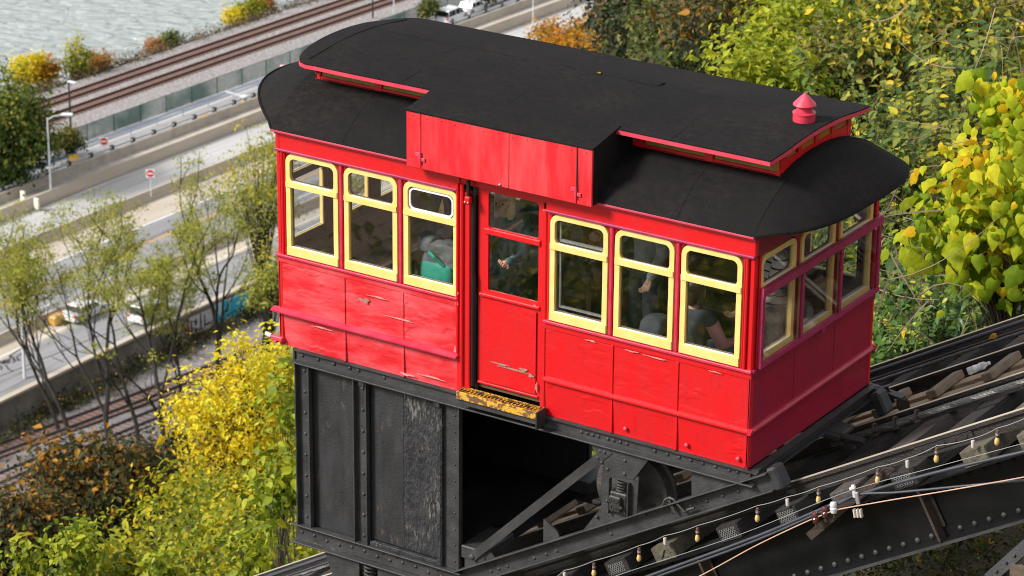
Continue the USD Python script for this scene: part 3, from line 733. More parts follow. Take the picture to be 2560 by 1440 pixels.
def make_car(name, label, loc, rot, body, suv=True, group=None):
    L, Wd = 4.6, 1.85
    t = thing(name, label, 'car', loc, group=group)
    R = np.array([[math.cos(rot), math.sin(rot), 0], [-math.sin(rot), math.cos(rot), 0], [0, 0, 1]])
    loc = np.asarray(loc, float)
    A = lambda m: m.moved(R.T, loc)
    hb, hr = (.98, 1.68) if suv else (.88, 1.42)
    lower = [(-L / 2, .35), (-L / 2 - .03, .62), (-L / 2 + .06, hb), (L / 2 - 1.25, hb + .02), (L / 2 - .25, hb - .18), (L / 2, .62), (L / 2 - .02, .32), (L / 2 - .35, .24), (-L / 2 + .35, .24)]
    sec = Polygon(lower)
    for wx in (-1.35, 1.4):
        sec = sec.difference(Polygon([(wx + .39 * math.cos(a), .33 + .39 * math.sin(a)) for a in np.linspace(0, 6.283, 21)[:-1]]))
    part(t, 'body', A(MB().prism(sec, -Wd / 2, Wd / 2, lambda p, q, d: (p, d, q))), body)
    back = .10 if suv else .75
    cab = [(-L / 2 + back, hb), (-L / 2 + back + .32, hr - .06), (-L / 2 + back + .55, hr), (.25, hr), (.55, hr - .05), (1.25, hb)]
    def taper(p, q, d):
        k = 1 - .16 * (q - hb) / (hr - hb)
        return (p, d * k, q)
    part(t, 'roof', A(MB().prism(Polygon([(-L / 2 + back + .28, hr - .10), (-L / 2 + back + .32, hr - .04), (-L / 2 + back + .55, hr), (.25, hr), (.55, hr - .05), (.62, hr - .1)]), -Wd / 2 + .02, Wd / 2 - .02, taper)), body)
    part(t, 'cabin_glass', A(MB().prism(Polygon([(-L / 2 + back + .02, hb), (-L / 2 + back + .27, hr - .104), (.62, hr - .104), (1.2, hb)]), -Wd / 2 + .05, Wd / 2 - .05, taper)), 'car_glass')
    for px in (-L / 2 + back + .2, -.62, .38, 1.02):
        for s in (-1, 1):
            part(t, 'pillar', A(MB().bar((px, s * (Wd / 2 - .03), hb), (px + (.12 if px < 0 else -.45 if px > .9 else 0) * 1.0, s * (Wd / 2 - .135), hr - .09), .03, .09, up=(0, 1, 0))), body)
    for wx in (-1.35, 1.4):
        for s in (-1, 1):
            w = part(t, 'wheel', A(MB().lathe([(0, -.1), (.30, -.1), (.335, -.07), (.335, .07), (.30, .1), (0, .1)], (wx, s * (Wd / 2 - .12), .335), 18, (0, 1, 0))), 'tyre')
            part(w, 'rim', A(MB().lathe([(0, .012), (.2, .006), (.21, -.02), (0, -.02)], (wx, s * (Wd / 2 - .008), .335), 14, (0, s, 0))), 'wheel_rim')
    for s in (-1, 1):
        part(t, 'tail_light', A(MB().obox((-L / 2 + .07, s * (Wd / 2 - .12), .82), (.09, .14, .14), np.eye(3), .03)), 'tail_red')
        part(t, 'headlight', A(MB().obox((L / 2 - .16, s * (Wd / 2 - .2), .68), (.12, .17, .07), np.eye(3), .03)), 'lamp_head')
    part(t, 'rear_bumper', A(MB().obox((-L / 2 - .02, 0, .46), (.08, Wd / 2 - .04, .12), np.eye(3), .05)), body)
    part(t, 'number_plate', A(MB().box(-L / 2 - .06, -L / 2 - .04, -.26, .26, .66, .78)), 'sign_white')
    return t


make_car('parked_car', 'silver white estate car driving on the lane above the graffiti wall', (*at_z(382, 795, ROAD)[:2], ROAD), math.pi / 2, 'car_silver')
make_car('parked_car', 'pale silver low car hidden behind locust branches next to the low barrier', (*at_z(212, 790, ROAD)[:2], ROAD), math.pi / 2, 'car_silver', False)
q_ = at_z(146, 808, ROAD)
solo('crash_cushion', MB().obox(q_ + [0, 0, .42], (.45, .85, .42), np.eye(3), .12), 'car_yellow', 'small yellow crash cushion on the road behind the left locust trees', 'crash cushion')
for u, v, body, suv, lab in ((1165, 58, 'car_white', True, 'white car parked nearest to the pale lamp post'), (1215, 36, 'car_white', False, 'white low car parked behind the guard rail, middle of the row'), (1268, 12, 'car_silver', False, 'silver car parked farthest along the guard rail at the top edge'), (1300, -5, 'car_dark', False, 'dark car parked last in the row behind the guard rail')):
    p_ = at_z(u, v, ROAD + .1)
    make_car('parked_car', lab, (p_[0] - 1.9, p_[1], ROAD + .1), math.pi / 2, body, suv, 'cars parked behind the guard rail')

# ================================================================== vegetation
DIAMOND = (np.array([[0, 0, 0], [.42, .27, .07], [1, 0, -.10], [.42, -.27, .07]]), np.array([[0, 2, 1], [0, 3, 2]]))
OVATE = (np.array([[0, 0, 0], [.16, .20, .05], [.42, .27, .05], [.75, .14, -.02], [1, 0, -.14], [.75, -.14, -.02], [.42, -.27, .05], [.16, -.20, .05], [.42, 0, 0.0]]),
         np.array([[0, 8, 1], [1, 8, 2], [2, 8, 3], [3, 8, 4], [4, 8, 5], [5, 8, 6], [6, 8, 7], [7, 8, 0]])[:, ::-1])
HEART = (np.array([[0, 0, 0], [-.10, .20, -.02], [.05, .38, -.13], [.36, .42, -.20], [.70, .22, -.20], [1.05, .02, -.42], [.70, -.25, -.14], [.34, -.44, -.10], [.05, -.40, -.15], [-.10, -.21, -.03], [.40, 0, .07]]),
         np.array([[10, 0, 1], [10, 1, 2], [10, 2, 3], [10, 3, 4], [10, 4, 5], [10, 5, 6], [10, 6, 7], [10, 7, 8], [10, 8, 9], [10, 9, 0]]))


def leaves(m, pos, nrm, size, r, shape=DIAMOND, droop=0.3, rnd=None, jitter=0.6, dirs=None):
    """Adds one leaf at each position; its face looks roughly along nrm."""
    n = len(pos)
    if n == 0:
        return m
    z = unit(nrm + r.normal(0, jitter, (n, 3)))
    d = r.normal(0, 1, (n, 3)) if dirs is None else dirs + r.normal(0, .25, (n, 3))
    d[:, 2] -= droop * 1.5
    x = unit(d - z * np.einsum('ij,ij->i', d, z)[:, None])
    y = np.cross(z, x)
    s = size * np.exp(r.normal(0, .34, n))
    T, F = shape
    V = pos[:, None, :] + s[:, None, None] * (T[None, :, 0:1] * x[:, None, :] + T[None, :, 1:2] * y[:, None, :] + T[None, :, 2:3] * z[:, None, :])
    k = len(T)
    f = (F[None] + (np.arange(n) * k)[:, None, None]).reshape(-1, 3)
    rn = r.uniform(0, 1, n) if rnd is None else np.clip(rnd, 0, 1)
    m.add(V.reshape(-1, 3), f, np.repeat(rn, k))
    return m


def bez(a, b, lift, n=6, sag=0.0):
    a, b = np.asarray(a, float), np.asarray(b, float)
    c = (a + b) / 2 + np.array([0, 0, 1.0]) * lift
    t = np.linspace(0, 1, n)[:, None]
    return (1 - t) ** 2 * a + 2 * t * (1 - t) * c + t ** 2 * b


def tree(name, label, cen, rad, leaf_mat, leaf=.12, shape=DIAMOND, n_clump=60, per=60, clump=.35, trunk_r=.12, base=None, bark='bark', group=None, hollow=.45, seed=1, droop=.3, cat='tree', lean=(0, 0), mid=.5, spread=.25, stems=1, twig_side=5, flat=.7, face=(0, 0, .7)):
    """A tree or shrub standing on the hill: tapered trunk and limbs, and a crown of leaf clumps."""
    r = np.random.default_rng(seed)
    cen, rad = np.asarray(cen, float), np.asarray(rad, float)
    if base is None:
        bx, by = cen[0] + lean[0], cen[1] + lean[1]
        base = np.array([bx, by, float(hill_base(bx, by)) - .1])
    base = np.asarray(base, float)
    t = thing(name, label, cat, base, group=group)
    u = unit(r.normal(0, 1, (n_clump, 3)))
    k = hollow + (1 - hollow) * r.uniform(0, 1, n_clump) ** .6
    lump = 1 + .28 * np.sin(3.1 * u[:, 0] * 2 + seed) * np.cos(2.7 * u[:, 2] * 2 + 1.3 * seed) + r.normal(0, .08, n_clump)
    cl = cen + u * (k * lump)[:, None] * rad
    wood = MB()
    H = cen[2] - base[2]
    for s in range(stems):
        b0 = base + (np.array([r.normal(0, .25 * trunk_r * 6), r.normal(0, .25 * trunk_r * 6), 0]) if stems > 1 else 0)
        top = cen + np.array([r.normal(0, .2) * rad[0], r.normal(0, .2) * rad[1], .35 * rad[2]])
        pts = bez(b0, top, 0, 9)
        pts[1:-1] += r.normal(0, .018 * max(H, 1), (7, 3)) * [1, 1, .3]
        wood.tube(pts, np.linspace(trunk_r * (1 if stems == 1 else .6), trunk_r * .18, 9), 8)
        mine = cl[s::stems]
        order = np.argsort(mine[:, 2])
        for c in mine[order]:
            f = np.clip((c[2] - base[2]) / max(top[2] - base[2], .1) - .30 - r.uniform(0, .15), .15, .95)
            a = pts[int(f * 8)]
            rr = trunk_r * .36 * (1 - f * .5) / (1 if stems == 1 else 1.4)
            wood.tube(bez(a, c, .12 * np.linalg.norm(c - a), 5), np.linspace(rr, rr * .25, 5), twig_side, cap=False)
    part(t, 'trunk', wood, bark)
    m = MB()
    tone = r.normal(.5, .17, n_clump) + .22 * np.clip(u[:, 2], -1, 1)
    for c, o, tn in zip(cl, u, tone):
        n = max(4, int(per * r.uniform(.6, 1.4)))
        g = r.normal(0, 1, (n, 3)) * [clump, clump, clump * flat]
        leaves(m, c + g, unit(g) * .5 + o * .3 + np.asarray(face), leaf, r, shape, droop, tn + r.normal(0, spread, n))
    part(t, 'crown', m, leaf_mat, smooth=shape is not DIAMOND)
    return t


paint('bark', (0.045, 0.035, 0.026), (0.085, 0.068, 0.052), scale=3, stretch=(3, 3, .6), rough=.9, bump=.6, bscale=8)
paint('bark_dark', (0.022, 0.018, 0.014), (0.045, 0.036, 0.028), scale=3, rough=.9)
paint('bark_pale', (0.17, 0.13, 0.10), (0.25, 0.20, 0.16), scale=5, rough=.9)
leaf_look('leaf_locust', [(0, (.20, .23, .038)), (.45, (.38, .40, .060)), (.8, (.54, .50, .075)), (1, (.62, .45, .07))], .4)
leaf_look('leaf_green', [(0, (.022, .046, .007)), (.5, (.075, .125, .016)), (.85, (.19, .23, .03)), (1, (.30, .28, .035))], .3)
leaf_look('leaf_dark', [(0, (.010, .020, .008)), (.45, (.032, .045, .017)), (.8, (.085, .078, .03)), (1, (.15, .10, .04))], .2)
leaf_look('leaf_bronze', [(0, (.020, .021, .009)), (.45, (.045, .050, .015)), (.8, (.10, .090, .024)), (.95, (.20, .12, .024)), (1, (.44, .20, .018))], .3)
leaf_look('leaf_olive', [(0, (.030, .056, .012)), (.5, (.095, .130, .028)), (.8, (.19, .20, .045)), (1, (.32, .24, .055))], .3)
leaf_look('leaf_yellow', [(0, (.56, .40, .012)), (.4, (.82, .62, .016)), (.8, (.88, .74, .03)), (1, (.68, .70, .05))], .4)
leaf_look('leaf_yellowgreen', [(0, (.09, .14, .012)), (.4, (.23, .28, .015)), (.75, (.42, .42, .018)), (1, (.64, .50, .02))], .4)
leaf_look('leaf_catalpa', [(0, (.10, .19, .012)), (.35, (.27, .38, .018)), (.72, (.52, .57, .028)), (.92, (.70, .64, .03)), (1, (.74, .48, .018))], .5, .7, .12)
leaf_look('leaf_vine', [(0, (.030, .085, .016)), (.45, (.085, .175, .030)), (.75, (.20, .28, .035)), (.9, (.48, .48, .025)), (1, (.78, .54, .025))], .3, .32)
leaf_look('leaf_mixed', [(0, (.040, .090, .018)), (.35, (.13, .19, .035)), (.6, (.30, .31, .045)), (.82, (.60, .52, .035)), (1, (.80, .52, .028))], .35)
leaf_look('leaf_orange', [(0, (.22, .16, .015)), (.4, (.40, .25, .015)), (.75, (.62, .30, .015)), (1, (.66, .22, .02))], .4)
leaf_look('leaf_pink', [(0, (.30, .16, .05)), (.5, (.55, .20, .10)), (1, (.50, .34, .03))], .4)
leaf_look('leaf_bright', [(0, (.10, .16, .012)), (.5, (.28, .35, .022)), (1, (.52, .52, .03))], .42)
leaf_look('leaf_litter', [(0, (.035, .030, .010)), (.4, (.060, .066, .016)), (.7, (.10, .10, .02)), (.9, (.26, .20, .02)), (1, (.40, .22, .03))], .25)
leaf_look('dry_stem', [(0, (.13, .08, .05)), (1, (.36, .26, .19))], .1, .8)


def in_view(p, mx=160, my=160):
    d = p - CAM
    z = d @ FW
    u = 1280 + FPX * (d @ RT) / z; v = 720 - FPX * (d @ UP) / z
    return (z > 5) & (u > -mx) & (u < 2560 + mx) & (v > -my) & (v < 1440 + my)


def undergrowth(name, label, x0, x1, y0, y1, n, h, per, leaf, mat, seed, shape=DIAMOND, keep=None, rad=(.6, 1.1), under=False):
    r = np.random.default_rng(seed)
    p = np.stack([r.uniform(x0, x1, n), r.uniform(y0, y1, n)], 1)
    z = hill_base(p[:, 0], p[:, 1])
    c = np.column_stack([p, z + h * .5])
    ok = in_view(c) & (c[:, 0] < 13)
    if not under:
        ok &= ~((c[:, 1] > -.9) & (c[:, 1] < 5.6) & (c[:, 0] > -60))
    if keep is not None:
        ok &= keep(c)
    c = c[ok]
    m = MB()
    for q in c:
        hh = h * r.uniform(.5, 1.3); R = r.uniform(*rad); k = max(5, int(per * r.uniform(.6, 1.4)))
        a = r.uniform(0, 6.283, k); rr = R * np.sqrt(r.uniform(0, 1, k)); zz = hh * (1 - (rr / R) ** 2 * .7) * r.uniform(.25, 1, k) ** .5
        pos = np.stack([q[0] + rr * np.cos(a), q[1] + rr * np.sin(a), q[2] - h * .5 + zz], 1)
        dist = np.linalg.norm(q - CAM)
        leaves(m, pos, np.stack([np.cos(a) * .4, np.sin(a) * .4, np.full(k, .9)], 1), leaf * np.clip(dist / 60, .75, 2.0), r, shape, .3, np.clip(r.normal(.45, .12) + r.normal(0, .22, k), 0, 1))
    return solo(name, m, mat, label, 'undergrowth', kind='stuff')


undergrowth('undergrowth', 'low leafy undergrowth covering the hillside beyond the tracks', -100, 13, 5.6, 130, 6500, 1.5, 62, .15, 'leaf_mixed', 21)
undergrowth('undergrowth', 'olive scrub in the shade of the hillside trees', -120, 13, 5.6, 150, 3800, 1.9, 60, .17, 'leaf_olive', 22)
undergrowth('undergrowth', 'low yellow green scrub on the lower slope left of the car', -125, -6, -14, 110, 4200, 1.2, 55, .15, 'leaf_yellowgreen', 23, keep=lambda c: (c[:, 0] < -14 + .25 * (c[:, 1] + 10)))
undergrowth('undergrowth', 'dark brown green scrub at the foot of the slope', -133, -66, 20, 190, 4200, 2.0, 70, .22, 'leaf_litter', 24)
undergrowth('undergrowth', 'dim ivy and litter below the rails and sleepers', -30, 13, -.8, 6.5, 2600, .55, 45, .09, 'leaf_litter', 26, rad=(.3, .6), under=True)

# plants across the camera's side of the slope that the car windows mirror
def thicket():
    m = MB(); r = np.random.default_rng(40)
    for k in range(260):
        x = r.uniform(-34, -3); y = r.uniform(-44, -5.0)
        q = np.array([x, y, float(hill_base(x, y))]); hh = r.uniform(4.0, 7.5)
        if in_view(q + [0, 0, hh + 1.5], 700, 500) or in_view(q + [0, 0, hh * .5], 700, 500) or q[1] > -9 and x > -8:
            continue
        n = 200
        g = r.normal(0, 1, (n, 3)) * [1.3, 1.3, hh * .26]
        leaves(m, q + [0, 0, hh * .6] + g, unit(g) + [0, 0, .5], .24, r, DIAMOND, .3, np.clip(r.normal(.38, .2) + r.normal(0, .2, n), 0, 1))
    return m
solo('thicket', thicket(), 'leaf_mixed', 'thicket on the slope facing the car, seen mirrored in its windows', 'thicket', kind='stuff')

# --- right of the car, just behind the tracks
tree('catalpa_tree', 'big leaved bright yellow green tree at the right edge above the tracks', along(2505, 540, 33.6), (.80, .8, .85), 'leaf_catalpa', .125, HEART, 95, 14, .21, .05, seed=5, face=(.1, -.55, .5), droop=1.5, hollow=.25, spread=.2, lean=(.5, .3))
tree('catalpa_tree', 'big leaved bright sapling reaching into the upper right corner', along(2540, 265, 34.5), (.42, .5, .32), 'leaf_catalpa', .13, HEART, 28, 13, .15, .035, seed=6, face=(.1, -.9, .45), droop=1.5, hollow=.2, spread=.2, lean=(.6, .3))


def arching(name, label, u, v, t, width, height, nst, leaf, mat, seed, stem='bark_pale', per=34, cat='shrub'):
    """Arching stems with leaves in rows on both sides."""
    r = np.random.default_rng(seed)
    c = along(u, v, t)
    base = np.array([c[0], c[1], float(hill_base(c[0], c[1]))])
    tt = thing(name, label, cat, base)
    w = MB(); m = MB()
    for k in range(nst):
        b = base + [r.normal(0, width * .3), r.normal(0, width * .3), 0]
        e = c + [r.normal(0, width * .55), r.normal(0, width * .45), r.uniform(-.6, .45) * height]
        lift = r.uniform(.3, .9) * height * .6
        p = bez(b, e, lift, 10)
        p[3:] += np.cumsum(r.normal(0, .012, (7, 3)), 0)
        w.tube(p, np.linspace(.014, .003, 10), 4, cap=False)
        # leaves on the outer 65 percent
        s = np.linspace(.30, 1, per)
        q = np.stack([np.interp(s, np.linspace(0, 1, 10), p[:, i]) for i in range(3)], 1)
        d = unit(np.gradient(q, axis=0)); sd = unit(np.cross(d, [0, 0, 1]))
        tone = r.normal(.42, .16)
        for sg in (-1, 1):
            dirs = sd * sg + d * .4
            leaves(m, q + sd * sg * .01, np.tile([-.15, -.35, .75], (per, 1)), leaf, r, OVATE, .25, tone + r.normal(0, .17, per), .25, dirs)
        for _ in range(3):
            i = r.integers(3, 9); e2 = p[i] + r.normal(0, .28, 3) * [1, 1, .6]
            q2 = bez(p[i], e2, .06, 8)
            w.tube(q2, np.linspace(.006, .002, 8), 3, cap=False)
            leaves(m, q2, np.tile([-.15, -.3, .8], (8, 1)), leaf, r, OVATE, .3, tone + r.normal(0, .2, 8), .35)
    part(tt, 'stem', w, stem)
    part(tt, 'foliage', m, mat, smooth=True)
    return tt


for k, (u, v, t, wd, ht, ns, lab) in enumerate((
        (2270, 800, 34.5, .75, .9, 34, 'small leaved green shrub touching the right end of the car'),
        (2410, 760, 35.0, .85, 1.0, 38, 'arching honeysuckle with rows of small leaves above the plank walk'),
        (2540, 730, 34.5, .8, 1.0, 30, 'small leaved dark green shrub under the big leaved tree'),
        (2330, 640, 37.0, .9, .9, 24, 'loose arching shrub left below the big leaved tree'))):
    arching('honeysuckle_shrub', lab, u, v, t, wd, ht, ns, .088, 'leaf_vine', 60 + k)
arching('hillside_shrub', 'leafy green and yellow shrub right of the roof hood', 2250, 330, 40, .95, 1.0, 34, .125, 'leaf_mixed', 71)
arching('hillside_shrub', 'tall mixed shrub between the red vent and the big leaved tree', 2340, 210, 43, 1.1, 1.1, 38, .13, 'leaf_mixed', 72)
arching('hillside_shrub', 'yellowing shrub high at the right edge of the view', 2480, 130, 45, 1.2, 1.1, 40, .13, 'leaf_mixed', 73)
arching('hillside_shrub', 'green shrub with long leaflets beside the roof hood tip', 2160, 400, 44, .8, .8, 26, .12, 'leaf_vine', 74)
arching('hillside_shrub', 'thin yellow leaved shrub among bare twigs by the hood', 2290, 520, 40, .8, .9, 16, .11, 'leaf_yellowgreen', 75, per=16)


def tangle(label, u, v, t, n, spread, seed, ln=1.2):
    r = np.random.default_rng(seed); c = along(u, v, t); m = MB()
    for k in range(n):
        a = c + r.normal(0, 1, 3) * [spread, spread * .6, spread * .8]
        d = unit(r.normal(0, 1, 3) * [1, .6, .8]) * ln * r.uniform(.4, 1)
        p = bez(a - d / 2, a + d / 2, r.normal(0, .35), 6)
        s = r.uniform(.005, .012)
        m.tube(p, np.linspace(s, s * .4, 6), 3, cap=False)
        m.r.append(np.full(18, r.uniform(0, 1)))
    solo('twig_tangle', m, 'dry_stem', label, 'dead twigs', kind='stuff')
tangle('tangle of dead brown twigs between the car and the big leaved tree', 2290, 570, 34.8, 42, .55, 81)
tangle('grey dead twigs over the arching shrubs right of the car', 2330, 700, 33.6, 22, .6, 82, 1.6)
tangle('brown twigs in the upper right corner', 2500, 170, 38, 28, .6, 83, 1.0)

# --- hillside trees beyond the roof
for a in (('hillside_tree', 'pale yellow green tree above the red roof vent', (2010, 110), 66, (1.55, 1.5, 1.0), 'leaf_bright', .16, 46, 90, .42, 91),
          ('hillside_tree', 'bright green sapling just over the roof, left of the red vent', (1910, 215), 60, (.9, .9, .8), 'leaf_bright', .16, 30, 70, .34, 92),
          ('hillside_tree', 'olive brown tree at the top between two bright green trees', (2180, 45), 72, (1.8, 1.6, 1.3), 'leaf_olive', .16, 60, 90, .45, 93),
          ('hillside_tree', 'yellow flecked olive tree at the top right', (2360, 30), 62, (1.6, 1.5, 1.2), 'leaf_mixed', .15, 56, 90, .42, 94),
          ('hillside_tree', 'olive tree behind the red roof vent', (2110, 200), 63, (1.3, 1.3, .9), 'leaf_olive', .15, 46, 80, .4, 95),
          ('hillside_tree', 'bronze olive tree at the top left of the bright tree', (1900, 60), 92, (2.0, 2.0, 2.0), 'leaf_bronze', .20, 60, 90, .55, 96),
          ('hillside_tree', 'dark olive tree standing in the middle of the dark grove', (1810, 150), 104, (2.3, 2.2, 2.5), 'leaf_olive', .22, 70, 100, .6, 97),
          ('hillside_tree', 'dark green brown tree at the left edge of the grove', (1650, 70), 120, (2.4, 2.2, 3.0), 'leaf_dark', .24, 80, 110, .62, 98),
          ('hillside_tree', 'brown leaved tree in front of the dark grove', (1735, 90), 112, (2.0, 2.0, 2.6), 'leaf_olive', .22, 70, 100, .55, 99),
          ('hillside_tree', 'small dark tree low behind the roof ridge', (1740, 215), 110, (1.8, 1.8, 1.4), 'leaf_dark', .22, 50, 90, .5, 100),
          ('hillside_tree', 'dark green tree with leaning black trunk', (1850, 30), 100, (2.2, 2.0, 1.5), 'leaf_dark', .20, 60, 90, .55, 101),
          ('hillside_tree', 'dark tree cut by the top edge, leftmost of the grove', (1590, 25), 128, (1.6, 1.8, 1.7), 'leaf_dark', .24, 50, 90, .55, 102)):
    n, lab, (u, v), t, rad, mat, lf, nc, per, cl, sd = a
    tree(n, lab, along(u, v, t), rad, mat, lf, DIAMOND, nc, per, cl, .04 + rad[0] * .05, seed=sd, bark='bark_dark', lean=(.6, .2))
for a in (('orange_tree', 'golden orange tree over the roof ridge, left one', (1420, 125), 176, (2.3, 2.3, 1.6), 111), ('orange_tree', 'golden orange tree with spiky top beside the dark grove', (1545, 120), 168, (1.9, 1.9, 1.6), 112),
          ('orange_tree', 'low yellow green tree peeping over the roof below the grove', (1610, 160), 160, (1.6, 1.6, .8), 113)):
    n, lab, (u, v), t, rad, sd = a
    tree(n, lab, along(u, v, t), rad, 'leaf_orange' if sd != 113 else 'leaf_yellowgreen', .22, DIAMOND, 60, 70, .45, .12, seed=sd, bark='bark_dark')


# --- locust trees at the foot of the slope
def grow(p, d, length, rad, depth, r, wood, tips, up):
    n = 5
    pts = [p]
    for k in range(n):
        d = unit(d + r.normal(0, .10, 3) + [0, 0, up])
        pts.append(pts[-1] + d * length / n)
    pts = np.array(pts)
    wood.tube(pts, np.linspace(rad, rad * .68, n + 1), 6 if depth > 1 else 4, cap=False)
    if depth <= 2:
        for q in (pts[-1], pts[-2], pts[2])[:(3 if depth <= 1 else 1)]:
            tips.append(q)
    if depth == 0:
        return
    k = 2 + (r.uniform() < .55)
    for j in range(k):
        a = r.uniform(0, 6.283) if j else r.uniform(0, 6.283)
        side = unit(np.cross(d, [math.cos(a), math.sin(a), .3]))
        nd = unit(d + side * (.22 if j == 0 else r.uniform(.42, .78)))
        grow(pts[-1] if j < 2 else pts[3], nd, length * r.uniform(.62, .85), rad * (.66 if j == 0 else .5), depth - 1, r, wood, tips, up)


def locust(label, ub, vb, utop, vtop, seed, tr=.24, n_leaf=37, leaf=.18, mat='leaf_locust', t_top=None, first=.46, depth=4, cl=.42):
    """Foot at the pixel on the slope's foot; the crown's top at another pixel of about the same distance."""
    r = np.random.default_rng(seed)
    lo, hi = 40.0, 320.0
    d = ray(ub, vb)
    for s in np.arange(60, 320, .5):
        q = CAM + d * s
        if q[2] < float(hill_base(q[0], q[1])) or q[2] < YARD:
            break
    foot = q
    top = along(utop, vtop, s * (.985 if t_top is None else t_top))
    k = (foot[1] - CAM[1]) / (top[1] - CAM[1])
    H = np.linalg.norm(top - foot)
    t = thing('locust_tree', label, 'tree', foot)
    wood, tips = MB(), []
    d0 = unit(top - foot)
    grow(foot - d0 * .3, d0, H * first, tr, depth, r, wood, tips, .06)
    tips = np.array(tips)
    # fit the grown crown to the height asked for
    g = (tips - foot) @ d0
    sc = H / np.percentile(g, 97)
    o = MB(); v, f = wood.arrays()
    o.add(foot + (v - foot) * sc, f)
    part(t, 'trunk', o, 'bark_dark')
    tips = foot + (tips - foot) * sc
    hgt = (tips - foot) @ d0 / H
    tips = tips[hgt > r.uniform(.50, .74, len(tips))]
    m = MB()
    for q in tips:
        n = max(5, int(n_leaf * r.uniform(.3, 1.5)))
        gs = r.normal(0, 1, (n, 3)) * [cl, cl, cl * .42]
        leaves(m, q + gs, np.tile([0, -.1, .9], (n, 1)), leaf, r, DIAMOND, .2, np.clip(r.normal(.45, .12) + r.normal(0, .18, n), 0, 1))
    part(t, 'crown', m, mat)


for k, (lab, ub, vb, ut, vt, tr) in enumerate((
        ('locust tree with bent trunk at the far left edge', 150, 1085, 40, 600, .20),
        ('tall locust tree with slanting trunk, second from the left', 190, 1140, 120, 540, .24),
        ('locust tree with forked crown left of the parked white car', 285, 1150, 190, 525, .30),
        ('slim locust tree directly before the white car', 350, 1130, 330, 520, .22),
        ('stout locust tree right of the white car with dark trunk', 420, 1160, 400, 590, .30),
        ('tallest locust tree in front of the graffiti', 545, 1010, 500, 420, .30),
        ('slim locust tree between the white car and the graffiti', 465, 1060, 440, 640, .18),
        ('locust tree crown touching the left end of the car', 660, 980, 650, 330, .28))):
    locust(lab, ub, vb, ut, vt, 300 + k, tr * 1.25)

tree('locust_tree', 'broad feathery locust crown hiding behind the left end of the car', along(655, 470, 205), (2.6, 2.6, 4.0), 'leaf_locust', .20, DIAMOND, 66, 70, .62, .2, seed=330, bark='bark_dark', hollow=.2, flat=.45)
tree('locust_tree', 'lower feathery locust crown beside the sill of the car', along(670, 690, 200), (1.6, 1.8, 2.4), 'leaf_locust', .20, DIAMOND, 40, 58, .55, .16, seed=331, bark='bark_dark', hollow=.2, flat=.45)

# --- lower left slope
def at_slope(u, v, lift=0.0, s0=20):
    d = ray(u, v)
    for s in np.arange(s0, 320, .4):
        q = CAM + d * s
        if q[2] < float(hill_base(q[0], q[1])) + lift:
            return q, s
    return q, s


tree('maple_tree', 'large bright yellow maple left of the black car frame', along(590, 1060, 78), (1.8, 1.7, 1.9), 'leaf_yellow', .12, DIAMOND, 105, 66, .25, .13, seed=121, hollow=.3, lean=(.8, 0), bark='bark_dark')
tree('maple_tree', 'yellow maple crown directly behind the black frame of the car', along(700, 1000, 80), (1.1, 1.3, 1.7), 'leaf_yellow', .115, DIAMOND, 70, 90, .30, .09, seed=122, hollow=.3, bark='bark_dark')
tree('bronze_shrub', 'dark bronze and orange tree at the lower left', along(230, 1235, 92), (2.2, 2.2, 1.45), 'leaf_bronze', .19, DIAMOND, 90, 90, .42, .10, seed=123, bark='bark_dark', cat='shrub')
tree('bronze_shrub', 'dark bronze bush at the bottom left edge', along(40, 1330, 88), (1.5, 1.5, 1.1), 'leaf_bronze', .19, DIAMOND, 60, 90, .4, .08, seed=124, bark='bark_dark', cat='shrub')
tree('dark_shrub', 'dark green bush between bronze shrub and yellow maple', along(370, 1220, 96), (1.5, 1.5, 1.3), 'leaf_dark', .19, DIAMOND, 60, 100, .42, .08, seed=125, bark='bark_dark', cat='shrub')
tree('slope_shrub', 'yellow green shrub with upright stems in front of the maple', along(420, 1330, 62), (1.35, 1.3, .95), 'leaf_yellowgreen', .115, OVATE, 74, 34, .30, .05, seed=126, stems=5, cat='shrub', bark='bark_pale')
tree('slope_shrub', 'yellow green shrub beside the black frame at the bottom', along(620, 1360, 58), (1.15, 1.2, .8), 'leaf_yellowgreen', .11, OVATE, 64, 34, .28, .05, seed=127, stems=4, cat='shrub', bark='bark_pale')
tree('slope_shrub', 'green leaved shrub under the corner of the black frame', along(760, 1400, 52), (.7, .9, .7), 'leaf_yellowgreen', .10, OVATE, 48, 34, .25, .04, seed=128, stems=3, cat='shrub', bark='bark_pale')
tree('vine_shrub', 'bright green vine hanging at the left edge of the black frame', along(715, 1010, 50), (.20, .5, .85), 'leaf_bright', .15, OVATE, 26, 14, .16, .03, seed=129, cat='shrub', droop=.8)
tree('vine_shrub', 'bright green leaves low beside the black frame', along(705, 1200, 48), (.30, .5, .5), 'leaf_bright', .15, OVATE, 30, 18, .18, .03, seed=130, cat='shrub', droop=.8)
tree('sapling', 'light green sapling at the bottom left corner', along(65, 1400, 46), (.24, .26, .30), 'leaf_bright', .115, OVATE, 20, 16, .13, .025, seed=131, droop=.9)
tree('sapling', 'tall light green sapling left of the yellow green shrub', along(195, 1375, 47), (.30, .3, .34), 'leaf_bright', .115, OVATE, 26, 18, .15, .025, seed=132, droop=.9)
tree('sapling', 'light green shoot rising from the top of the second sapling', along(205, 1330, 47.5), (.13, .2, .20), 'leaf_bright', .115, OVATE, 9, 10, .09, .02, seed=133, droop=.9)
tree('sapling', 'yellow green sapling standing at the bottom centre left', along(625, 1385, 44), (.30, .3, .42), 'leaf_bright', .115, OVATE, 24, 18, .12, .025, seed=134, droop=.7)
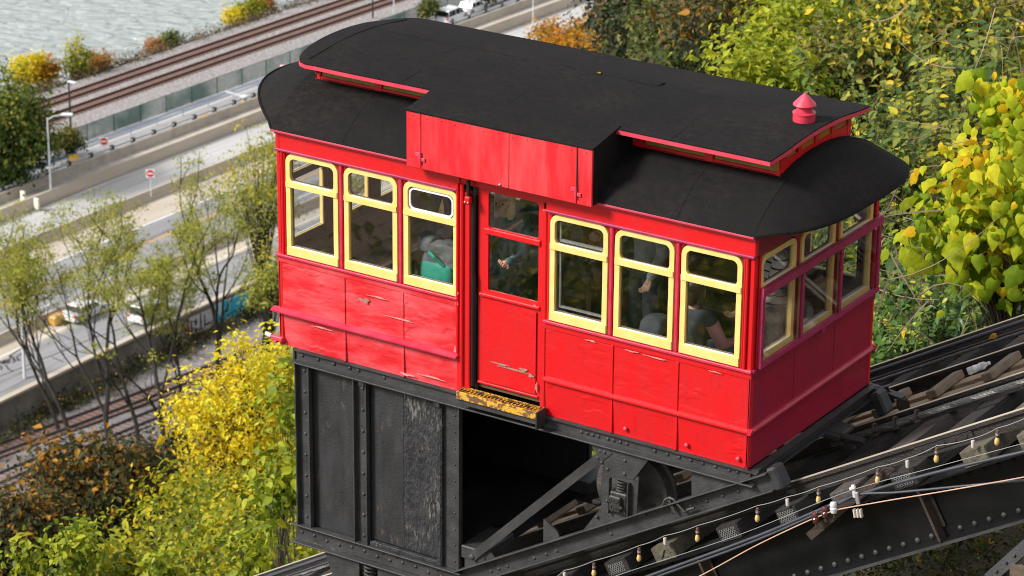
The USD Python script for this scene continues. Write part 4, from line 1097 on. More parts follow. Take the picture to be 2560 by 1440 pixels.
tree('slope_shrub', 'feathery yellow green shrub between the yellow maple and the bottom shrubs', along(600, 1255, 74), (1.3, 1.2, .8), 'leaf_yellowgreen', .11, DIAMOND, 60, 50, .28, .07, seed=137, hollow=.25, bark='bark_dark')
tree('sapling', 'yellowish sapling between the two bottom saplings', along(285, 1420, 48), (.5, .5, .32), 'leaf_yellowgreen', .13, OVATE, 30, 24, .17, .025, seed=135, droop=.7)
tree('sapling', 'small light green sapling at the bottom, middle of the left side', along(395, 1425, 45), (.28, .3, .2), 'leaf_bright', .115, OVATE, 16, 14, .12, .02, seed=136, droop=.8)

# --- by the roads and the river
b_ = at_z(20, 480, ROAD + .1)
tree('roadside_tree', 'large dark green tree at the left edge by the parapet', b_ + [-.4, 1.0, 6.3], (4.1, 4.1, 4.9), 'leaf_green', .42, DIAMOND, 150, 75, .95, .30, base=b_, seed=141, bark='bark_dark', hollow=.35)
b_ = at_z(168, 398, ROAD + .15)
tree('roadside_tree', 'small round green tree in front of the black lamp post', b_ + [0, 0, 2.0], (1.3, 1.3, 1.25), 'leaf_olive', .30, DIAMOND, 50, 55, .42, .07, base=b_, seed=142, bark='bark_dark', hollow=.2)
b_ = at_z(1068, 60, ROAD + .15)
tree('roadside_tree', 'small olive tree over the far roof edge beside the green fence', b_ + [0, 0, 2.0], (1.1, 1.1, 1.1), 'leaf_olive', .28, DIAMOND, 36, 50, .4, .06, base=b_, seed=143, bark='bark_dark', hollow=.2)
b_ = at_z(1215, 25, ROAD + .15)
tree('roadside_tree', 'small tree cut by the top edge behind the parked cars', b_ + [0, 0, 2.4], (1.1, 1.1, 1.0), 'leaf_olive', .28, DIAMOND, 36, 50, .4, .06, base=b_, seed=144, bark='bark_dark', hollow=.2)
for k, (lab, u, v, rad, mat, lf) in enumerate((
        ('bright yellow bush on the river bank at the far left', 70, 185, (2.0, 2.0, 2.3), 'leaf_yellow', .34),
        ('orange tinged bush behind the yellow one on the river bank', 115, 190, (1.5, 1.5, 1.7), 'leaf_orange', .32),
        ('yellow pink thin bush standing against the river', 200, 165, (1.4, 1.4, 2.8), 'leaf_yellowgreen', .30),
        ('pinkish low bush on the bank right of the thin yellow bush', 250, 165, (1.3, 1.3, 1.2), 'leaf_pink', .28),
        ('small dark green bush alone on the river bank', 428, 108, (.75, .75, 1.1), 'leaf_green', .26),
        ('red leaved tiny bush on the bank near the dark green one', 388, 118, (.6, .6, .7), 'leaf_pink', .24),
        ('yellow green bush at the top of the bank', 630, 28, (1.5, 1.5, 1.5), 'leaf_yellowgreen', .30),
        ('bright yellow bush at the top of the bank, left of the green one', 590, 45, (1.1, 1.1, .9), 'leaf_yellow', .28),
        ('red orange bush cut by the top edge on the bank', 665, 12, (.9, .9, .9), 'leaf_pink', .28))):
    q = at_z(u, v + rad[2] * 14, ROAD - 1.0)
    tree('river_bush', lab, q + [0, 0, rad[2] * .9], rad, mat, lf, DIAMOND, 44, 46, .5, .10, base=q - [0, 0, .4], seed=150 + k, bark='bark_dark', hollow=.2, cat='bush', stems=2)
def bank_scrub():
    r = np.random.default_rng(170); m = MB()
    for k in range(2300):
        y = r.uniform(190, 330); x = RX(r.uniform(-207.5, -203.0), y)
        z = ROAD - .2 - max(0, (RX(-204.0, y) - x)) * .9
        n = 26; hh = r.uniform(.35, 1.35)
        g = r.normal(0, 1, (n, 3)) * [.5, .5, hh * .4]
        leaves(m, np.array([x, y, z + hh * .4]) + g, np.tile([0, 0, .8], (n, 1)), .22, r, DIAMOND, .2, np.clip(r.normal(.4, .2) + r.normal(0, .2, n), 0, 1))
    return m
leaf_look('leaf_bank', [(0, (.065, .045, .028)), (.4, (.14, .10, .06)), (.7, (.20, .16, .075)), (.9, (.30, .23, .10)), (1, (.34, .16, .12))], .2)
solo('bank_scrub', bank_scrub(), 'leaf_bank', 'brown dry scrub along the river bank', 'undergrowth', kind='stuff')
def yard_scrub():
    r = np.random.default_rng(171); m = MB()
    for k in range(420):
        y = r.uniform(140, 215); x = RX(-148.2 + abs(r.normal(0, .7)), y) 
        if r.uniform() < .35 and y < 170: x = RX(-146.8 + r.normal(0, .6), y)
        n = 40; hh = r.uniform(.3, 1.5)
        g = r.normal(0, 1, (n, 3)) * [.45, .45, hh * .4]
        leaves(m, np.array([x, y, YARD + hh * .5]) + g, np.tile([.2, -.2, .8], (n, 1)), .2, r, DIAMOND, .2, np.clip(r.normal(.4, .2) + r.normal(0, .2, n), 0, 1))
    return m
solo('yard_scrub', yard_scrub(), 'leaf_litter', 'brown green weeds growing along the foot of the graffiti wall', 'undergrowth', kind='stuff')
tree('yard_bush', 'dark green and red bush at the foot of the pale lamp post', at_z(85, 985, YARD) + [0, 0, .8], (1.5, 1.5, .8), 'leaf_bronze', .24, DIAMOND, 36, 60, .4, .06, base=at_z(85, 985, YARD), seed=181, cat='bush', bark='bark_dark', stems=2)

# ================================================================== the incline's track
TB = np.array([TD, [0, 1, 0], TN])                      # axes s, y, h as rows


def tbox(m, s0, s1, y0, y1, h0, h1, c=0.0):
    return m.obox(TP((s0 + s1) / 2, (y0 + y1) / 2, (h0 + h1) / 2), (abs(s1 - s0) / 2, abs(y1 - y0) / 2, abs(h1 - h0) / 2), TB, c)


def tfn(p, q, d):
    """(s, h) section with depth y."""
    return tuple(p * TD[k] + d * (0, 1, 0)[k] + (TK + q) * TN[k] for k in range(3))


S0, S1 = -62.0, 13.5
tw = thing('incline_track', 'black riveted trackway of two railway tracks climbing the slope under the red car', 'incline track', TP(0, 2.6, -.3))
RAILS = (.275, 1.91, 3.37, 4.97)
for y in RAILS:
    a = part(tw, 'rail', tbox(tbox(tbox(MB(), S0, S1, y - .075, y + .075, -.135, -.117), S0, S1, y - .014, y + .014, -.117, -.035), S0, S1, y - .036, y + .036, -.035, -.003), 'rail_side')
    part(a, 'rail_head', tbox(MB(), S0, S1, y - .026, y + .026, -.003, .001), 'rail_top')
# fish plate on the near rail
fp = tbox(MB(), 1.02, 1.62, .245, .258, -.112, -.04, .004)
a = part(tw, 'fish_plate', fp, 'rail_side')
for k in range(5):
    part(a, 'bolt', MB().cyl(TP(1.09 + .115 * k, .235, -.075), TP(1.09 + .115 * k, .262, -.075), .018, 6), 'rail_side')
tie_s = [-2.22, -1.67, -.92, -.24, .38, 1.02, 1.72, 2.29]
while tie_s[-1] < 12.5:
    tie_s.append(tie_s[-1] + .65)
while tie_s[0] > -14:
    tie_s.insert(0, tie_s[0] - .64)
LOOKT = {-2.22: 'tie_wood', -1.67: 'tie_mossy', 1.72: 'tie_mossy', 2.29: 'tie_mossy'}
tr_ = np.random.default_rng(5)
for s in tie_s:
    w = .115 + tr_.uniform(-.008, .012)
    e = -.06 + tr_.uniform(-.03, .03)
    lk = LOOKT.get(round(s, 2), 'tie_wood' if tr_.uniform() < .72 else 'tie_weathered')
    p = part(tw, 'tie', tbox(MB(), s - w, s + w, e, 2.42, -.285, -.137, .008), lk)
    if lk == 'tie_wood' and -3 < s < 3:
        # pierced anti split plate nailed to the tie end: a lattice of thin strips
        m = MB(); fr = sbox(-.085, -.258, .085, -.164)
        from shapely.geometry import LineString
        for k in range(-8, 9):
            for sg in (-1, 1):
                g = LineString([(.026 * k - sg * .08, -.211 - .11), (.026 * k + sg * .08, -.211 + .11)]).intersection(fr)
                if g.length > .012:
                    (s0_, h0_), (s1_, h1_) = g.coords
                    m.bar(TP(s + s0_, e - .004 - .001 * sg, h0_), TP(s + s1_, e - .004 - .001 * sg, h1_), .003, .0055, up=(0, 1, 0))
        part(p, 'end_plate', m, 'galvanised')
    if lk == 'tie_mossy' and abs(s + 1.67) < .01:
        t = np.linspace(-1, 1, 15)
        part(p, 'end_iron', MB().tube([TP(s + .075 * q, e - .006, -.212 + .03 * math.sin(q * 3.4)) for q in t], .0045, 5), 'black_iron')
    s2 = s + .18
    part(tw, 'tie', tbox(MB(), s2 - w, s2 + w, 2.95, 5.35, -.285, -.137, .008), 'tie_wood' if tr_.uniform() < .6 else 'tie_weathered')
m = MB()
for s in np.arange(-60, tie_s[0] - .3, .65):
    tbox(m, s - .12, s + .12, -.06, 2.42, -.285, -.137); tbox(m, s - .12, s + .12, 2.95, 5.35, -.285, -.137)
part(tw, 'ties', m, 'tie_wood', kind='stuff')
# walkway planks with cleats
for k, (y0, y1, d) in enumerate(((2.46, 2.62, 0.0), (2.80, 3.02, .006))):
    s = -14.0
    while s < 12:
        L = 3.6 + .5 * k
        part(tw, 'walkway_plank', tbox(MB(), s, s + L - .02, y0, y1, -.134, -.088 + d, .006), 'plank_wood')
        s += L
for k in range(-14, 20):
    s = .05 + .62 * k + tr_.uniform(-.05, .05)
    part(tw, 'walkway_cleat', tbox(MB(), s - .055, s + .055, 2.44 + tr_.uniform(-.03, .03), 3.06, -.080, .0, .008), 'cleat_wood')
# plate girders
for gi, gy in enumerate((.10, 2.62, 5.22)):
    g = part(tw, 'girder', tbox(MB(), S0, S1, gy - .008, gy + .008, -.83, -.30), 'girder_black')
    part(g, 'flange', tbox(MB(), S0, S1, gy - .17, gy + .17, -.848, -.832), 'black_worn' if gi == 0 else 'girder_black'); part(g, 'flange', tbox(MB(), S0, S1, gy - .17, gy + .17, -.302, -.287), 'girder_black')
    m = MB()
    for sd in (-1, 1):
        y0, y1 = sorted((gy + sd * .009, gy + sd * .021)); tbox(m, S0, S1, y0, y1, -.831, -.725); tbox(m, S0, S1, y0, y1, -.40, -.303)
        y0, y1 = sorted((gy + sd * .022, gy + sd * .12)); tbox(m, S0, S1, y0, y1, -.831, -.818)
    part(g, 'flange_angle', m, 'girder_black')
    for k in range(-24, 6):
        s = 1.07 + 2.42 * k
        m = MB(); tbox(m, s - .012, s + .012, gy - .14, gy - .023, -.817, -.303); tbox(m, s - .05, s + .05, gy - .034, gy - .0225, -.724, -.401)
        if -8 < s < 10:
            part(g, 'stiffener', m, 'rust_steel' if gi == 0 else 'girder_black')
    if gi == 0:
        rv = trimesh.creation.icosphere(1, 1.0)
        for k in range(56):
            s = -3.2 + .148 * k
            if abs(((s - 1.07 + 1.21) % 2.42) - 1.21) < .1:
                continue
            part(g, 'rivet', MB().add(rv.vertices @ np.diag([.027, .018, .027]) @ TB + TP(s, gy - .022, -.775), rv.faces), 'black_worn', smooth=True)
        for k in range(56):
            s = -3.2 + .148 * k
            if abs(((s - 1.07 + 1.21) % 2.42) - 1.21) < .1:
                continue
            part(g, 'rivet', MB().add(rv.vertices @ np.diag([.019, .014, .019]) @ TB + TP(s, gy - .022, -.355), rv.faces), 'girder_black', smooth=True)
m = MB()
for k in range(-20, 6):
    s = 1.07 + 2.42 * k
    tbox(m, s - .06, s + .06, .12, 2.60, -.70, -.62); tbox(m, s - .06, s + .06, 2.64, 5.2, -.70, -.62)
    m.bar(TP(s, .15, -.78), TP(s + 2.3, 2.58, -.78), .09, .03, up=TN); m.bar(TP(s + 2.3, .15, -.80), TP(s, 2.58, -.80), .09, .02, up=TN)
part(tw, 'cross_bracing', m, 'girder_black')

q = at_y(2560, 1415, -1.6)
sb = thing('stone_footing', 'rough brown stone block with a black steel strut at the bottom right corner', 'footing', (q[0], q[1], float(hill_base(q[0], q[1]))))
st_m = trimesh.creation.box((.9, .9, .9)).subdivide().subdivide().subdivide()
st_v = st_m.vertices + (meshkit.fbm(st_m.vertices * 4, 3, 9)[:, None] - .5) * .10 * unit(st_m.vertices)
c_ = at_y(2590, 1440, -1.5)
part(sb, 'stone', (st_v + c_ + [.36, .12, -.25], st_m.faces), 'brown_stone', smooth=40)
a_, b2_ = at_y(2470, 1450, -1.75), at_y(2600, 1335, -1.75)
dd = unit(b2_ - a_)
part(sb, 'strut', MB().bar(a_ - dd * .0, b2_ + dd * 2.2, .105, .02, up=(-.2, -.9, .35), c=.002), 'black_paint')
for f_ in (.06, .12, .17, .26):
    part(sb, 'bolt', MB().ball(a_ + dd * f_ * 2 + np.array([-.2, -.9, .35]) * .02, .014), 'black_iron')
a2, b22 = at_y(2490, 1462, -1.7), at_y(2620, 1352, -1.7)
part(sb, 'strut_web', MB().bar(a2 + [0, .02, -.09], b22 + dd * 2.2 + [0, .02, -.09], .02, .16, up=(-.2, -.9, .35)), 'girder_black')

# cables
def rope_strands(path_fn, s0, s1, r, pitch, step):
    """Twisted strands: six thin tubes winding round the rope's line."""
    ss = np.arange(s0, s1, step); m = MB()
    for k in range(6):
        a = 2 * math.pi * (ss / pitch) + k * math.pi / 3
        pts = np.array([path_fn(s) for s in ss]) + (np.cos(a)[:, None] * np.array([0, 1.0, 0]) + np.sin(a)[:, None] * TN) * r * .58
        m.tube(pts, r * .44, 5, cap=False)
    return m
solo('haul_cable', rope_strands(lambda s: TP(s, 1.47, -.01), -.55, 6.0, .032, .24, .022), 'wire_rope', 'thick twisted steel haul cable clamped to the red car', 'cable')
solo('haul_cable', rope_strands(lambda s: TP(s, 4.08, -.02), -14, 6.0, .020, .20, .04), 'wire_rope', 'twisted steel haul cable of the empty far track', 'cable')
solo('safety_cable', MB().tube([TP(s, 4.585, .0) for s in np.linspace(S0, S1, 30)], .022, 8), 'cable_black', 'smooth dark safety cable beside the far rail', 'cable')
solo('safety_cable', MB().tube([TP(s, 4.48, -.05) for s in np.linspace(S0, S1, 30)], .010, 6), 'cable_black', 'thin dark line lying beside the smooth safety cable', 'cable')


def wire(name, pts, r, look, label, cat='cable'):
    p = np.array([at_y(u, v, y) for u, v, y in pts])
    # smooth the path
    t = np.linspace(0, 1, len(p)); tt = np.linspace(0, 1, 60)
    from scipy.interpolate import PchipInterpolator
    q = np.stack([PchipInterpolator(t, p[:, k])(tt) for k in range(3)], 1)
    q = np.vstack([q[0] - (q[1] - q[0]) * 40, q, q[-1] + (q[-1] - q[-2]) * 60])
    return solo(name, MB().tube(q, r, 7), look, label, cat, smooth=60)
wire('power_cable', [(1300, 1560, -.2), (1620, 1441, -.2), (1900, 1338, -.2), (2130, 1243, -.2), (2300, 1192, -.2), (2560, 1130, -.2)], .016, 'cable_black', 'upper black power cable running straight along the girder')
wire('power_cable', [(1320, 1560, -.22), (1640, 1443, -.22), (1900, 1347, -.22), (2080, 1268, -.22), (2150, 1236, -.22), (2230, 1232, -.22), (2400, 1216, -.22), (2560, 1201, -.22)], .012, 'cable_black', 'lower black power cable bending flat at the white clip')
wire('copper_wire', [(1500, 1560, -.25), (1750, 1440, -.25), (1900, 1359, -.25), (2040, 1294, -.25), (2085, 1277, -.25), (2200, 1255, -.25), (2350, 1230, -.25), (2560, 1193, -.25)], .0058, 'copper', 'bare pinkish copper wire passing the brown insulators')
wire('signal_wire', [(1300, 1530, -.18), (1540, 1440, -.18), (1840, 1340, -.18), (2140, 1222, -.18), (2330, 1170, -.18), (2560, 1108, -.18)], .0032, 'thin_wire', 'thin pale signal wire across the tie ends')

# string of lamps
sl = thing('light_string', 'string of small amber bulbs on a thin wire along the near rail', 'light string', TP(0, -.06, -.12))
bulbs = [(1360, 1470), (1485, 1410), (1598, 1372), (1744, 1322), (1894, 1272), (2047, 1225), (2195, 1175), (2342, 1122), (2494, 1078), (2640, 1030)]
clips = [(1411, 1432), (1662, 1345), (1968, 1248), (2268, 1152), (2432, 1102), (2570, 1048)]
knots = sorted([(u, v - 8) for u, v in bulbs] + [(u, v - 6) for u, v in clips])
wp = np.array([at_y(u, v, -.09) for u, v in knots])
pts = []
for a, b in zip(wp[:-1], wp[1:]):
    for t in np.linspace(0, 1, 6)[:-1]:
        pts.append(a + (b - a) * t - np.array([0, 0, .010]) * 4 * t * (1 - t))
part(sl, 'wire', MB().tube(pts, .0034, 5), 'thin_wire')
for u, v in bulbs:
    p = at_y(u, v, -.09)
    ax = unit([0.02, -.02, -1.0])
    b = part(sl, 'bulb', MB().lathe([(0, .052), (.011, .054), (.0165, .064), (.0215, .085), (.0215, .103), (.016, .118), (.007, .126), (0, .128)], p, 12, ax), 'bulb_glass', smooth=50)
    part(b, 'socket', MB().lathe([(0, -.012), (.011, -.012), (.015, -.004), (.0155, .030), (.0135, .055), (0, .055)], p, 10, ax), 'bulb_socket', smooth=40)
    part(b, 'collar', MB().lathe([(.0158, .018), (.0168, .018), (.0168, .036), (.0158, .036)], p, 10, ax), 'galvanised')
for u, v in clips:
    p = at_y(u, v, -.085)
    part(sl, 'wire_clip', MB().lathe([(0, -.004), (.014, -.004), (.016, .004), (.016, .055), (.013, .062), (0, .062)], p, 10, unit([.12, 0, -1])), 'bulb_clip', smooth=40)

# insulator bracket in front of the girder
ib = thing('insulator_bracket', 'slanting steel strap with brown and white insulators before the girder', 'insulator bracket', at_y(2100, 1290, -.2))
a_, b2_ = at_y(2022, 1342, -.19), at_y(2230, 1165, -.02)
part(ib, 'strap', MB().bar(a_, b2_, .012, .075, up=TN), 'rust_steel')
def insul(u, v, y, look, r=.034, h=.10):
    p = at_y(u, v, y); ax = unit([.18, -.1, -1.0])
    k = part(ib, 'insulator', MB().lathe([(0, 0), (r * .7, .004), (r, h * .25), (r * .82, h * .5), (r * 1.02, h * .62), (r * .75, h), (0, h)], p, 12, ax), look, smooth=40)
    part(k, 'stem', MB().cyl(p + ax * h, p + ax * (h + .04), .010, 6), 'rust_steel')
insul(2038, 1279, -.24, 'porcelain_brown'); insul(2062, 1265, -.24, 'porcelain_brown'); insul(2083, 1254, -.25, 'porcelain_white')
p = at_y(2135, 1228, -.24)
part(ib, 'white_clip', MB().obox(p, (.016, .014, .058), np.array([unit([1, .2, .25]), unit([-.2, 1, 0]), unit([-.25, 0, 1])]), .006), 'porcelain_white')
part(ib, 'white_clip', MB().obox(p + [.035, 0, -.055], (.017, .014, .055), np.array([unit([1, .2, .25]), unit([-.2, 1, 0]), unit([-.25, 0, 1])]), .006), 'galvanised')
part(ib, 'white_clip', MB().obox(p + [-.01, -.01, .03], (.028, .016, .013), TB, .005), 'porcelain_white')
p = at_y(2145, 1283, -.22)
for k in range(3):
    part(ib, 'ridged_block', MB().obox(p + [.03 * (k - 1), 0, .008 * (k - 1)], (.010, .018, .040), np.array([unit([1, .1, .2]), [0, 1, 0], unit([-.2, 0, 1])]), .006), 'porcelain_white' if k == 9 else 'bulb_clip')

# litter on the track
p = TP(.42, 2.74, -.02)
bt = thing('plastic_bottle', 'crushed clear plastic bottle lying on the walkway cleats', 'bottle', p)
LOOK['clear_plastic'] = usdkit.material(stage, '/World/Looks/clear_plastic', {'p': ('principled_bsdf', {'base_color': (.82, .84, .86), 'roughness': .12, 'transmission_weight': .45, 'ior': 1.4})}, surface='p.BSDF')
ax_ = unit(TD * .9 + [0, .35, 0])
part(bt, 'body', MB().lathe([(0, -.10), (.034, -.10), (.038, -.085), (.034, -.05), (.037, -.03), (.030, 0), (.037, .03), (.036, .06), (.020, .09), (.015, .10), (0, .10)], p + TN * .04, 14, ax_), 'clear_plastic', smooth=40)
part(bt, 'cap', MB().lathe([(0, .101), (.017, .101), (.017, .122), (0, .122)], p + TN * .04, 12, ax_), 'sign_white')
part(bt, 'paper_label', MB().lathe([(.0382, -.04), (.0385, -.035), (.0315, 0), (.0385, .035)], p + TN * .04, 14, ax_), 'sign_white')
def fallen_leaf(u, v, y, h, size, mat, lab, seed):
    d = ray(u, v); t = (TK + h - TN @ CAM) / (TN @ d); q = CAM + d * t
    m = MB(); leaves(m, q[None], TN[None], size, np.random.default_rng(seed), HEART, 0, np.array([.55]), .25)
    solo('fallen_leaf', m, mat, lab, 'leaf')
fallen_leaf(2490, 836, 4.2, .0, .16, 'leaf_orange', 'yellow orange leaf caught on the far haul cable', 3)
fallen_leaf(2225, 930, 4.3, -.13, .13, 'leaf_bright', 'bright green leaf lying between the far rails beside the car', 4)

# ================================================================== the car
W = 2.337
car = thing('incline_car', 'red incline car with yellow window frames and black roof on a black wedge frame', 'cable car', (-2.55, 1.17, -.945))
RIV = trimesh.creation.icosphere(1, 1.0)


def rivet(p, n=(0, -1, 0), r=.017, look='black_worn', name='rivet', parent=None, flat=.65):
    n = unit(n); a = unit(np.cross(n, [0.3, 0.1, 1])); b = np.cross(n, a)
    part(parent or car, name, MB().add(RIV.vertices @ np.diag([r, r, r * flat]) @ np.array([a, b, n]) + np.asarray(p, float), RIV.faces), look, smooth=True)


def front(p, q, d):
    return (p, d, q)


def endx(x0):
    return lambda p, q, d: (x0 + d, p, q)


BACK = np.diag([1.0, -1.0, 1.0]); BT = (0, W, 0)
def both(name, m, look, **k):
    a = part(car, name, m, look, **k)
    b = part(car, name, m.moved(BACK, BT), look, **k)
    return a, b


def rrect(x0, x1, z0, z1, r, top_only=True):
    p = sbox(x0, z0, x1, z1)
    q = p.buffer(-r).buffer(r, quad_segs=6)
    return q.union(sbox(x0, z0, x1, (z0 + z1) / 2)) if top_only else q


def grid_panel(x0, x1, z0, z1, y, amp, seed, nx=72, nz=46, taper=0.0):
    """A sheet with flaking, wrinkled paint: real relief on a fine grid, closed behind."""
    xs = np.linspace(x0, x1, nx); zs = np.linspace(z0, z1, nz)
    X, Z = np.meshgrid(xs, zs, indexing='ij')
    f = meshkit.fbm(np.stack([X * 3.2, Z * 11, X * 0 + seed], -1), 4, seed)
    g = meshkit.fbm(np.stack([X * 1.5, Z * 2.2, X * 0 + 3.3 * seed], -1), 2, seed + 50)
    edge = np.clip((X - x0) / .03, 0, 1) * np.clip((x1 - X) / .03, 0, 1) * np.clip((Z - z0) / .02, 0, 1) * np.clip((z1 - Z) / .02, 0, 1)
    d = amp * edge * (np.clip((f - .52) * 26, 0, 1) * np.clip((g - .44) * 6, 0, 1) * .55 + .45 * (g - .5))
    Yp = y - d + taper * (z1 - Z) / (z1 - z0)
    m = MB().grid(np.stack([X, Yp, Z], -1))
    v, f_ = m.arrays()
    if np.cross(v[f_[:, 1]] - v[f_[:, 0]], v[f_[:, 2]] - v[f_[:, 0]])[:, 1].sum() > 0:
        m.f = [q[:, ::-1] for q in m.f]
    m.box(x0, x1, y + .012 + taper, y + .02 + taper, z0, z1)
    return m


X1, X4, PW, WW, ZT, ZM = -5.0, -2.069, .672, .5995, 1.016, .737
WX = [X1 + PW * k for k in range(3)] + [X4 + PW * k for k in range(3)]
XL, XR = -5.115, 0.0

# --- red wall plates with window openings
for (a, b, ws) in ((XL + .012, -3.07, WX[:3]), (-2.105, XR - .012, WX[3:])):
    pl = sbox(a, -.028, b, 1.035)
    for x in ws:
        pl = pl.difference(rrect(x - .012, x + WW + .012, -.005, ZT + .012, .10))
    both('side_wall', MB().prism(pl, .012, .055, front), 'red_paint')
    both('letterboard', MB().box(a - .008, b + .008 + (.02 if b < -1 else 0), -.004, .05, 1.036, 1.215), 'red_paint' if a > -3 else 'red_pink' if False else 'red_paint')
    both('drip_moulding', MB().box(a - .01, b + .01, -.030, -.0045, 1.022, 1.046, .006).box(a - .01, b + .01, -.0044, .0115, 1.024, 1.0355), 'magenta_trim')
    both('sill_ledge', MB().box(a - .02, b + .02, -.030, .011, -.034, -.006, .006), 'bead_red')
    both('sill_band', MB().box(a - .012, b + .012, -.006, .03, -.092, -.036, .003), 'red_faded' if a < -3 else 'red_paint')
    for x in ws[1:]:
        both('mullion', MB().box(x - PW + WW + .018, x - .018, -.012, .0115, -.005, 1.02, .008), 'red_shaded' if False else 'bead_red')
# panels below the windows
seams_l = [XL, -4.345, -3.675, -3.075]
seams_r = [-2.11, -1.405, -.735, XR]
for k in range(3):
    for sm, look, amp in ((seams_l, 'red_faded', .0095), (seams_r, 'red_paint', .0040)):
        sd = 11 + k + (10 if sm is seams_r else 0)
        both('side_panel', grid_panel(sm[k] + .004, sm[k + 1] - .004, -.565, -.094, .004, amp, sd), look, smooth=35)
        both('lower_panel', grid_panel(sm[k] + .004 + (.0 if k or sm is seams_r else .02), sm[k + 1] - .004 + (.10 if k == 2 and sm is seams_l else 0), -.945, -.595, .004, amp * 1.1, sd + 30, taper=.014), look, smooth=35)
        if k:
            both('seam_strip', MB().box(sm[k] - .014, sm[k] + .014, -.006, .005, -.56, -.096, .002), look)
            both('seam_strip', MB().box(sm[k] - .014, sm[k] + .014, -.002, .02, -.94, -.602, .002), look)
both('backing_wall', MB().box(XL + .03, -3.07, .03, .05, -.94, -.03), 'red_shaded')
both('backing_wall', MB().box(-2.105, XR - .03, .03, .05, -.94, -.03), 'red_shaded')
# half round bead rail
def bead(x0, x1, out=.055):
    pr = Polygon([(.004, -.604), (-out * .5, -.604), (-out, -.590), (-out, -.574), (-out * .4, -.560), (.004, -.556)])
    return MB().prism(pr, x0, x1, lambda p, q, d: (d, p, q))
both('bead_rail', bead(-5.17, -3.04, .065), 'bead_red')
both('bead_rail', bead(-2.11, .034, .036), 'red_paint')
for x in (-1.25, -.62, -.10):
    rivet((x, -.004, -.865), (0, -1, 0), .022, 'red_pink', 'bolt_cap')
# corner posts
for x in (XL, XR):
    for yb in (0, 1):
        m = MB()
        sx = 1 if x == XL else -1
        m.box(x, x + sx * .055, 0, .06, -.94, 1.03, .012)
        m.tube([(x + sx * .075, -.006, -.02), (x + sx * .075, -.006, 1.02)], .014, 8)
        m.tube([(x + sx * .100, -.003, -.02), (x + sx * .100, -.003, 1.02)], .008, 6)
        m.tube([(x - sx * .003, .075, -.02), (x - sx * .003, .075, 1.02)], .012, 8)
        m.box(x - sx * .006, x + sx * .06, -.008, .05, 1.03, 1.215, .02)
        m.box(x - sx * .012, x + sx * .10, -.014, .10, -.05, -.018, .010)
        part(car, 'corner_post', m if yb == 0 else m.moved(BACK, BT), 'red_paint')


# --- windows
def window(parent, fn, x0, w, look='yellow_paint', z1=ZT, zm=ZM, glass='window_glass', d0=-.012, white=False):
    out = rrect(x0, x0 + w, 0, z1, .095)
    up_o = rrect(x0 + .046, x0 + w - .046, zm, z1 - .050, .055, False)
    lo_o = sbox(x0 + .050, .086, x0 + w - .050, zm - .056)
    f = part(parent, 'window', MB().prism(out.difference(up_o).difference(lo_o), d0 + .006, d0 + .045, fn), look)
    part(f, 'meeting_rail', MB().prism(sbox(x0 + .004, zm - .053, x0 + w - .004, zm - .002), d0 - .006, d0 + .0055, fn), look)
    part(f, 'bottom_rail', MB().prism(sbox(x0 + .004, .004, x0 + w - .004, .080), d0 - .002, d0 + .0055, fn), look)
    part(f, 'putty', MB().prism(sbox(x0 + .052, .0865, x0 + w - .052, .093), d0 + .008, d0 + .02, fn), 'sign_white')
    part(f, 'putty', MB().prism(sbox(x0 + .06, zm + .001, x0 + w - .06, zm + .007), d0 + .008, d0 + .018, fn), 'sign_white')
    part(f, 'inner_casing', MB().prism(out.difference(up_o.buffer(-.004)).difference(lo_o.buffer(-.004)), d0 + .047, d0 + .060, fn), 'wood_dark')
    part(f, 'upper_pane', MB().prism(sbox(x0 + .04, zm - .01, x0 + w - .04, z1 - .044), d0 + .020, d0 + .023, fn), glass)
    part(f, 'lower_pane', MB().prism(sbox(x0 + .042, .08, x0 + w - .042, zm - .045), d0 + .030, d0 + .033, fn), glass)
    return f


def backfn(p, q, d):
    return (p, W - d, q)
for i, x in enumerate(WX):
    f = window(car, front, x, WW)
    if i == 3:   # inner aluminium sash in the first window right of the door
        part(f, 'inner_sash', MB().prism(sbox(x + .075, .125, x + WW - .03, .145).union(sbox(x + .075, .125, x + .092, ZM - .07)).union(sbox(x + .075, ZM + .015, x + WW - .04, ZM + .04)).union(sbox(x + .075, ZM + .02, x + .09, ZT - .08)), .035, .055, front), 'galvanised')
    if i == 2:
        part(f, 'inner_sash', MB().prism(rrect(x + .06, x + WW - .055, ZM + .005, ZT - .06, .06, False).difference(rrect(x + .075, x + WW - .07, ZM + .022, ZT - .075, .05, False)), -.002, .012, front), 'sign_white')
    window(car, backfn, x, WW)

# --- door bay
both('door_post', MB().box(-3.07, -2.925, -.004, .06, -.94, 1.03, .010).tube([(-3.055, -.012, -.55), (-3.055, -.012, 1.1)], .013, 8).tube([(-3.005, -.012, -.92), (-3.005, -.012, 1.1)], .018, 8), 'red_paint')
both('door_post', MB().box(-2.165, -2.107, .0, .06, -.94, 1.03, .010), 'red_paint')
both('door_seal', MB().tube([(-2.895, .008, -.84), (-2.895, .006, -.1), (-2.89, .006, .02), (-2.89, .006, .22), (-2.897, .008, .28), (-2.895, .008, 1.02)], [.019, .019, .019, .026, .020, .020], 8), 'rubber', smooth=50)
both('door_seal', MB().box(-2.924, -2.86, .045, .06, -.9, 1.1), 'rubber')
both('door_header', MB().box(-3.085, -2.095, .012, .06, 1.095, 1.215), 'red_paint')
leaf = sbox(-2.862, -.815, -2.168, 1.094)
for o in (rrect(-2.756, -2.218, .722, 1.068, .035, False), rrect(-2.756, -2.218, .118, .662, .02, False)):
    leaf = leaf.difference(o)
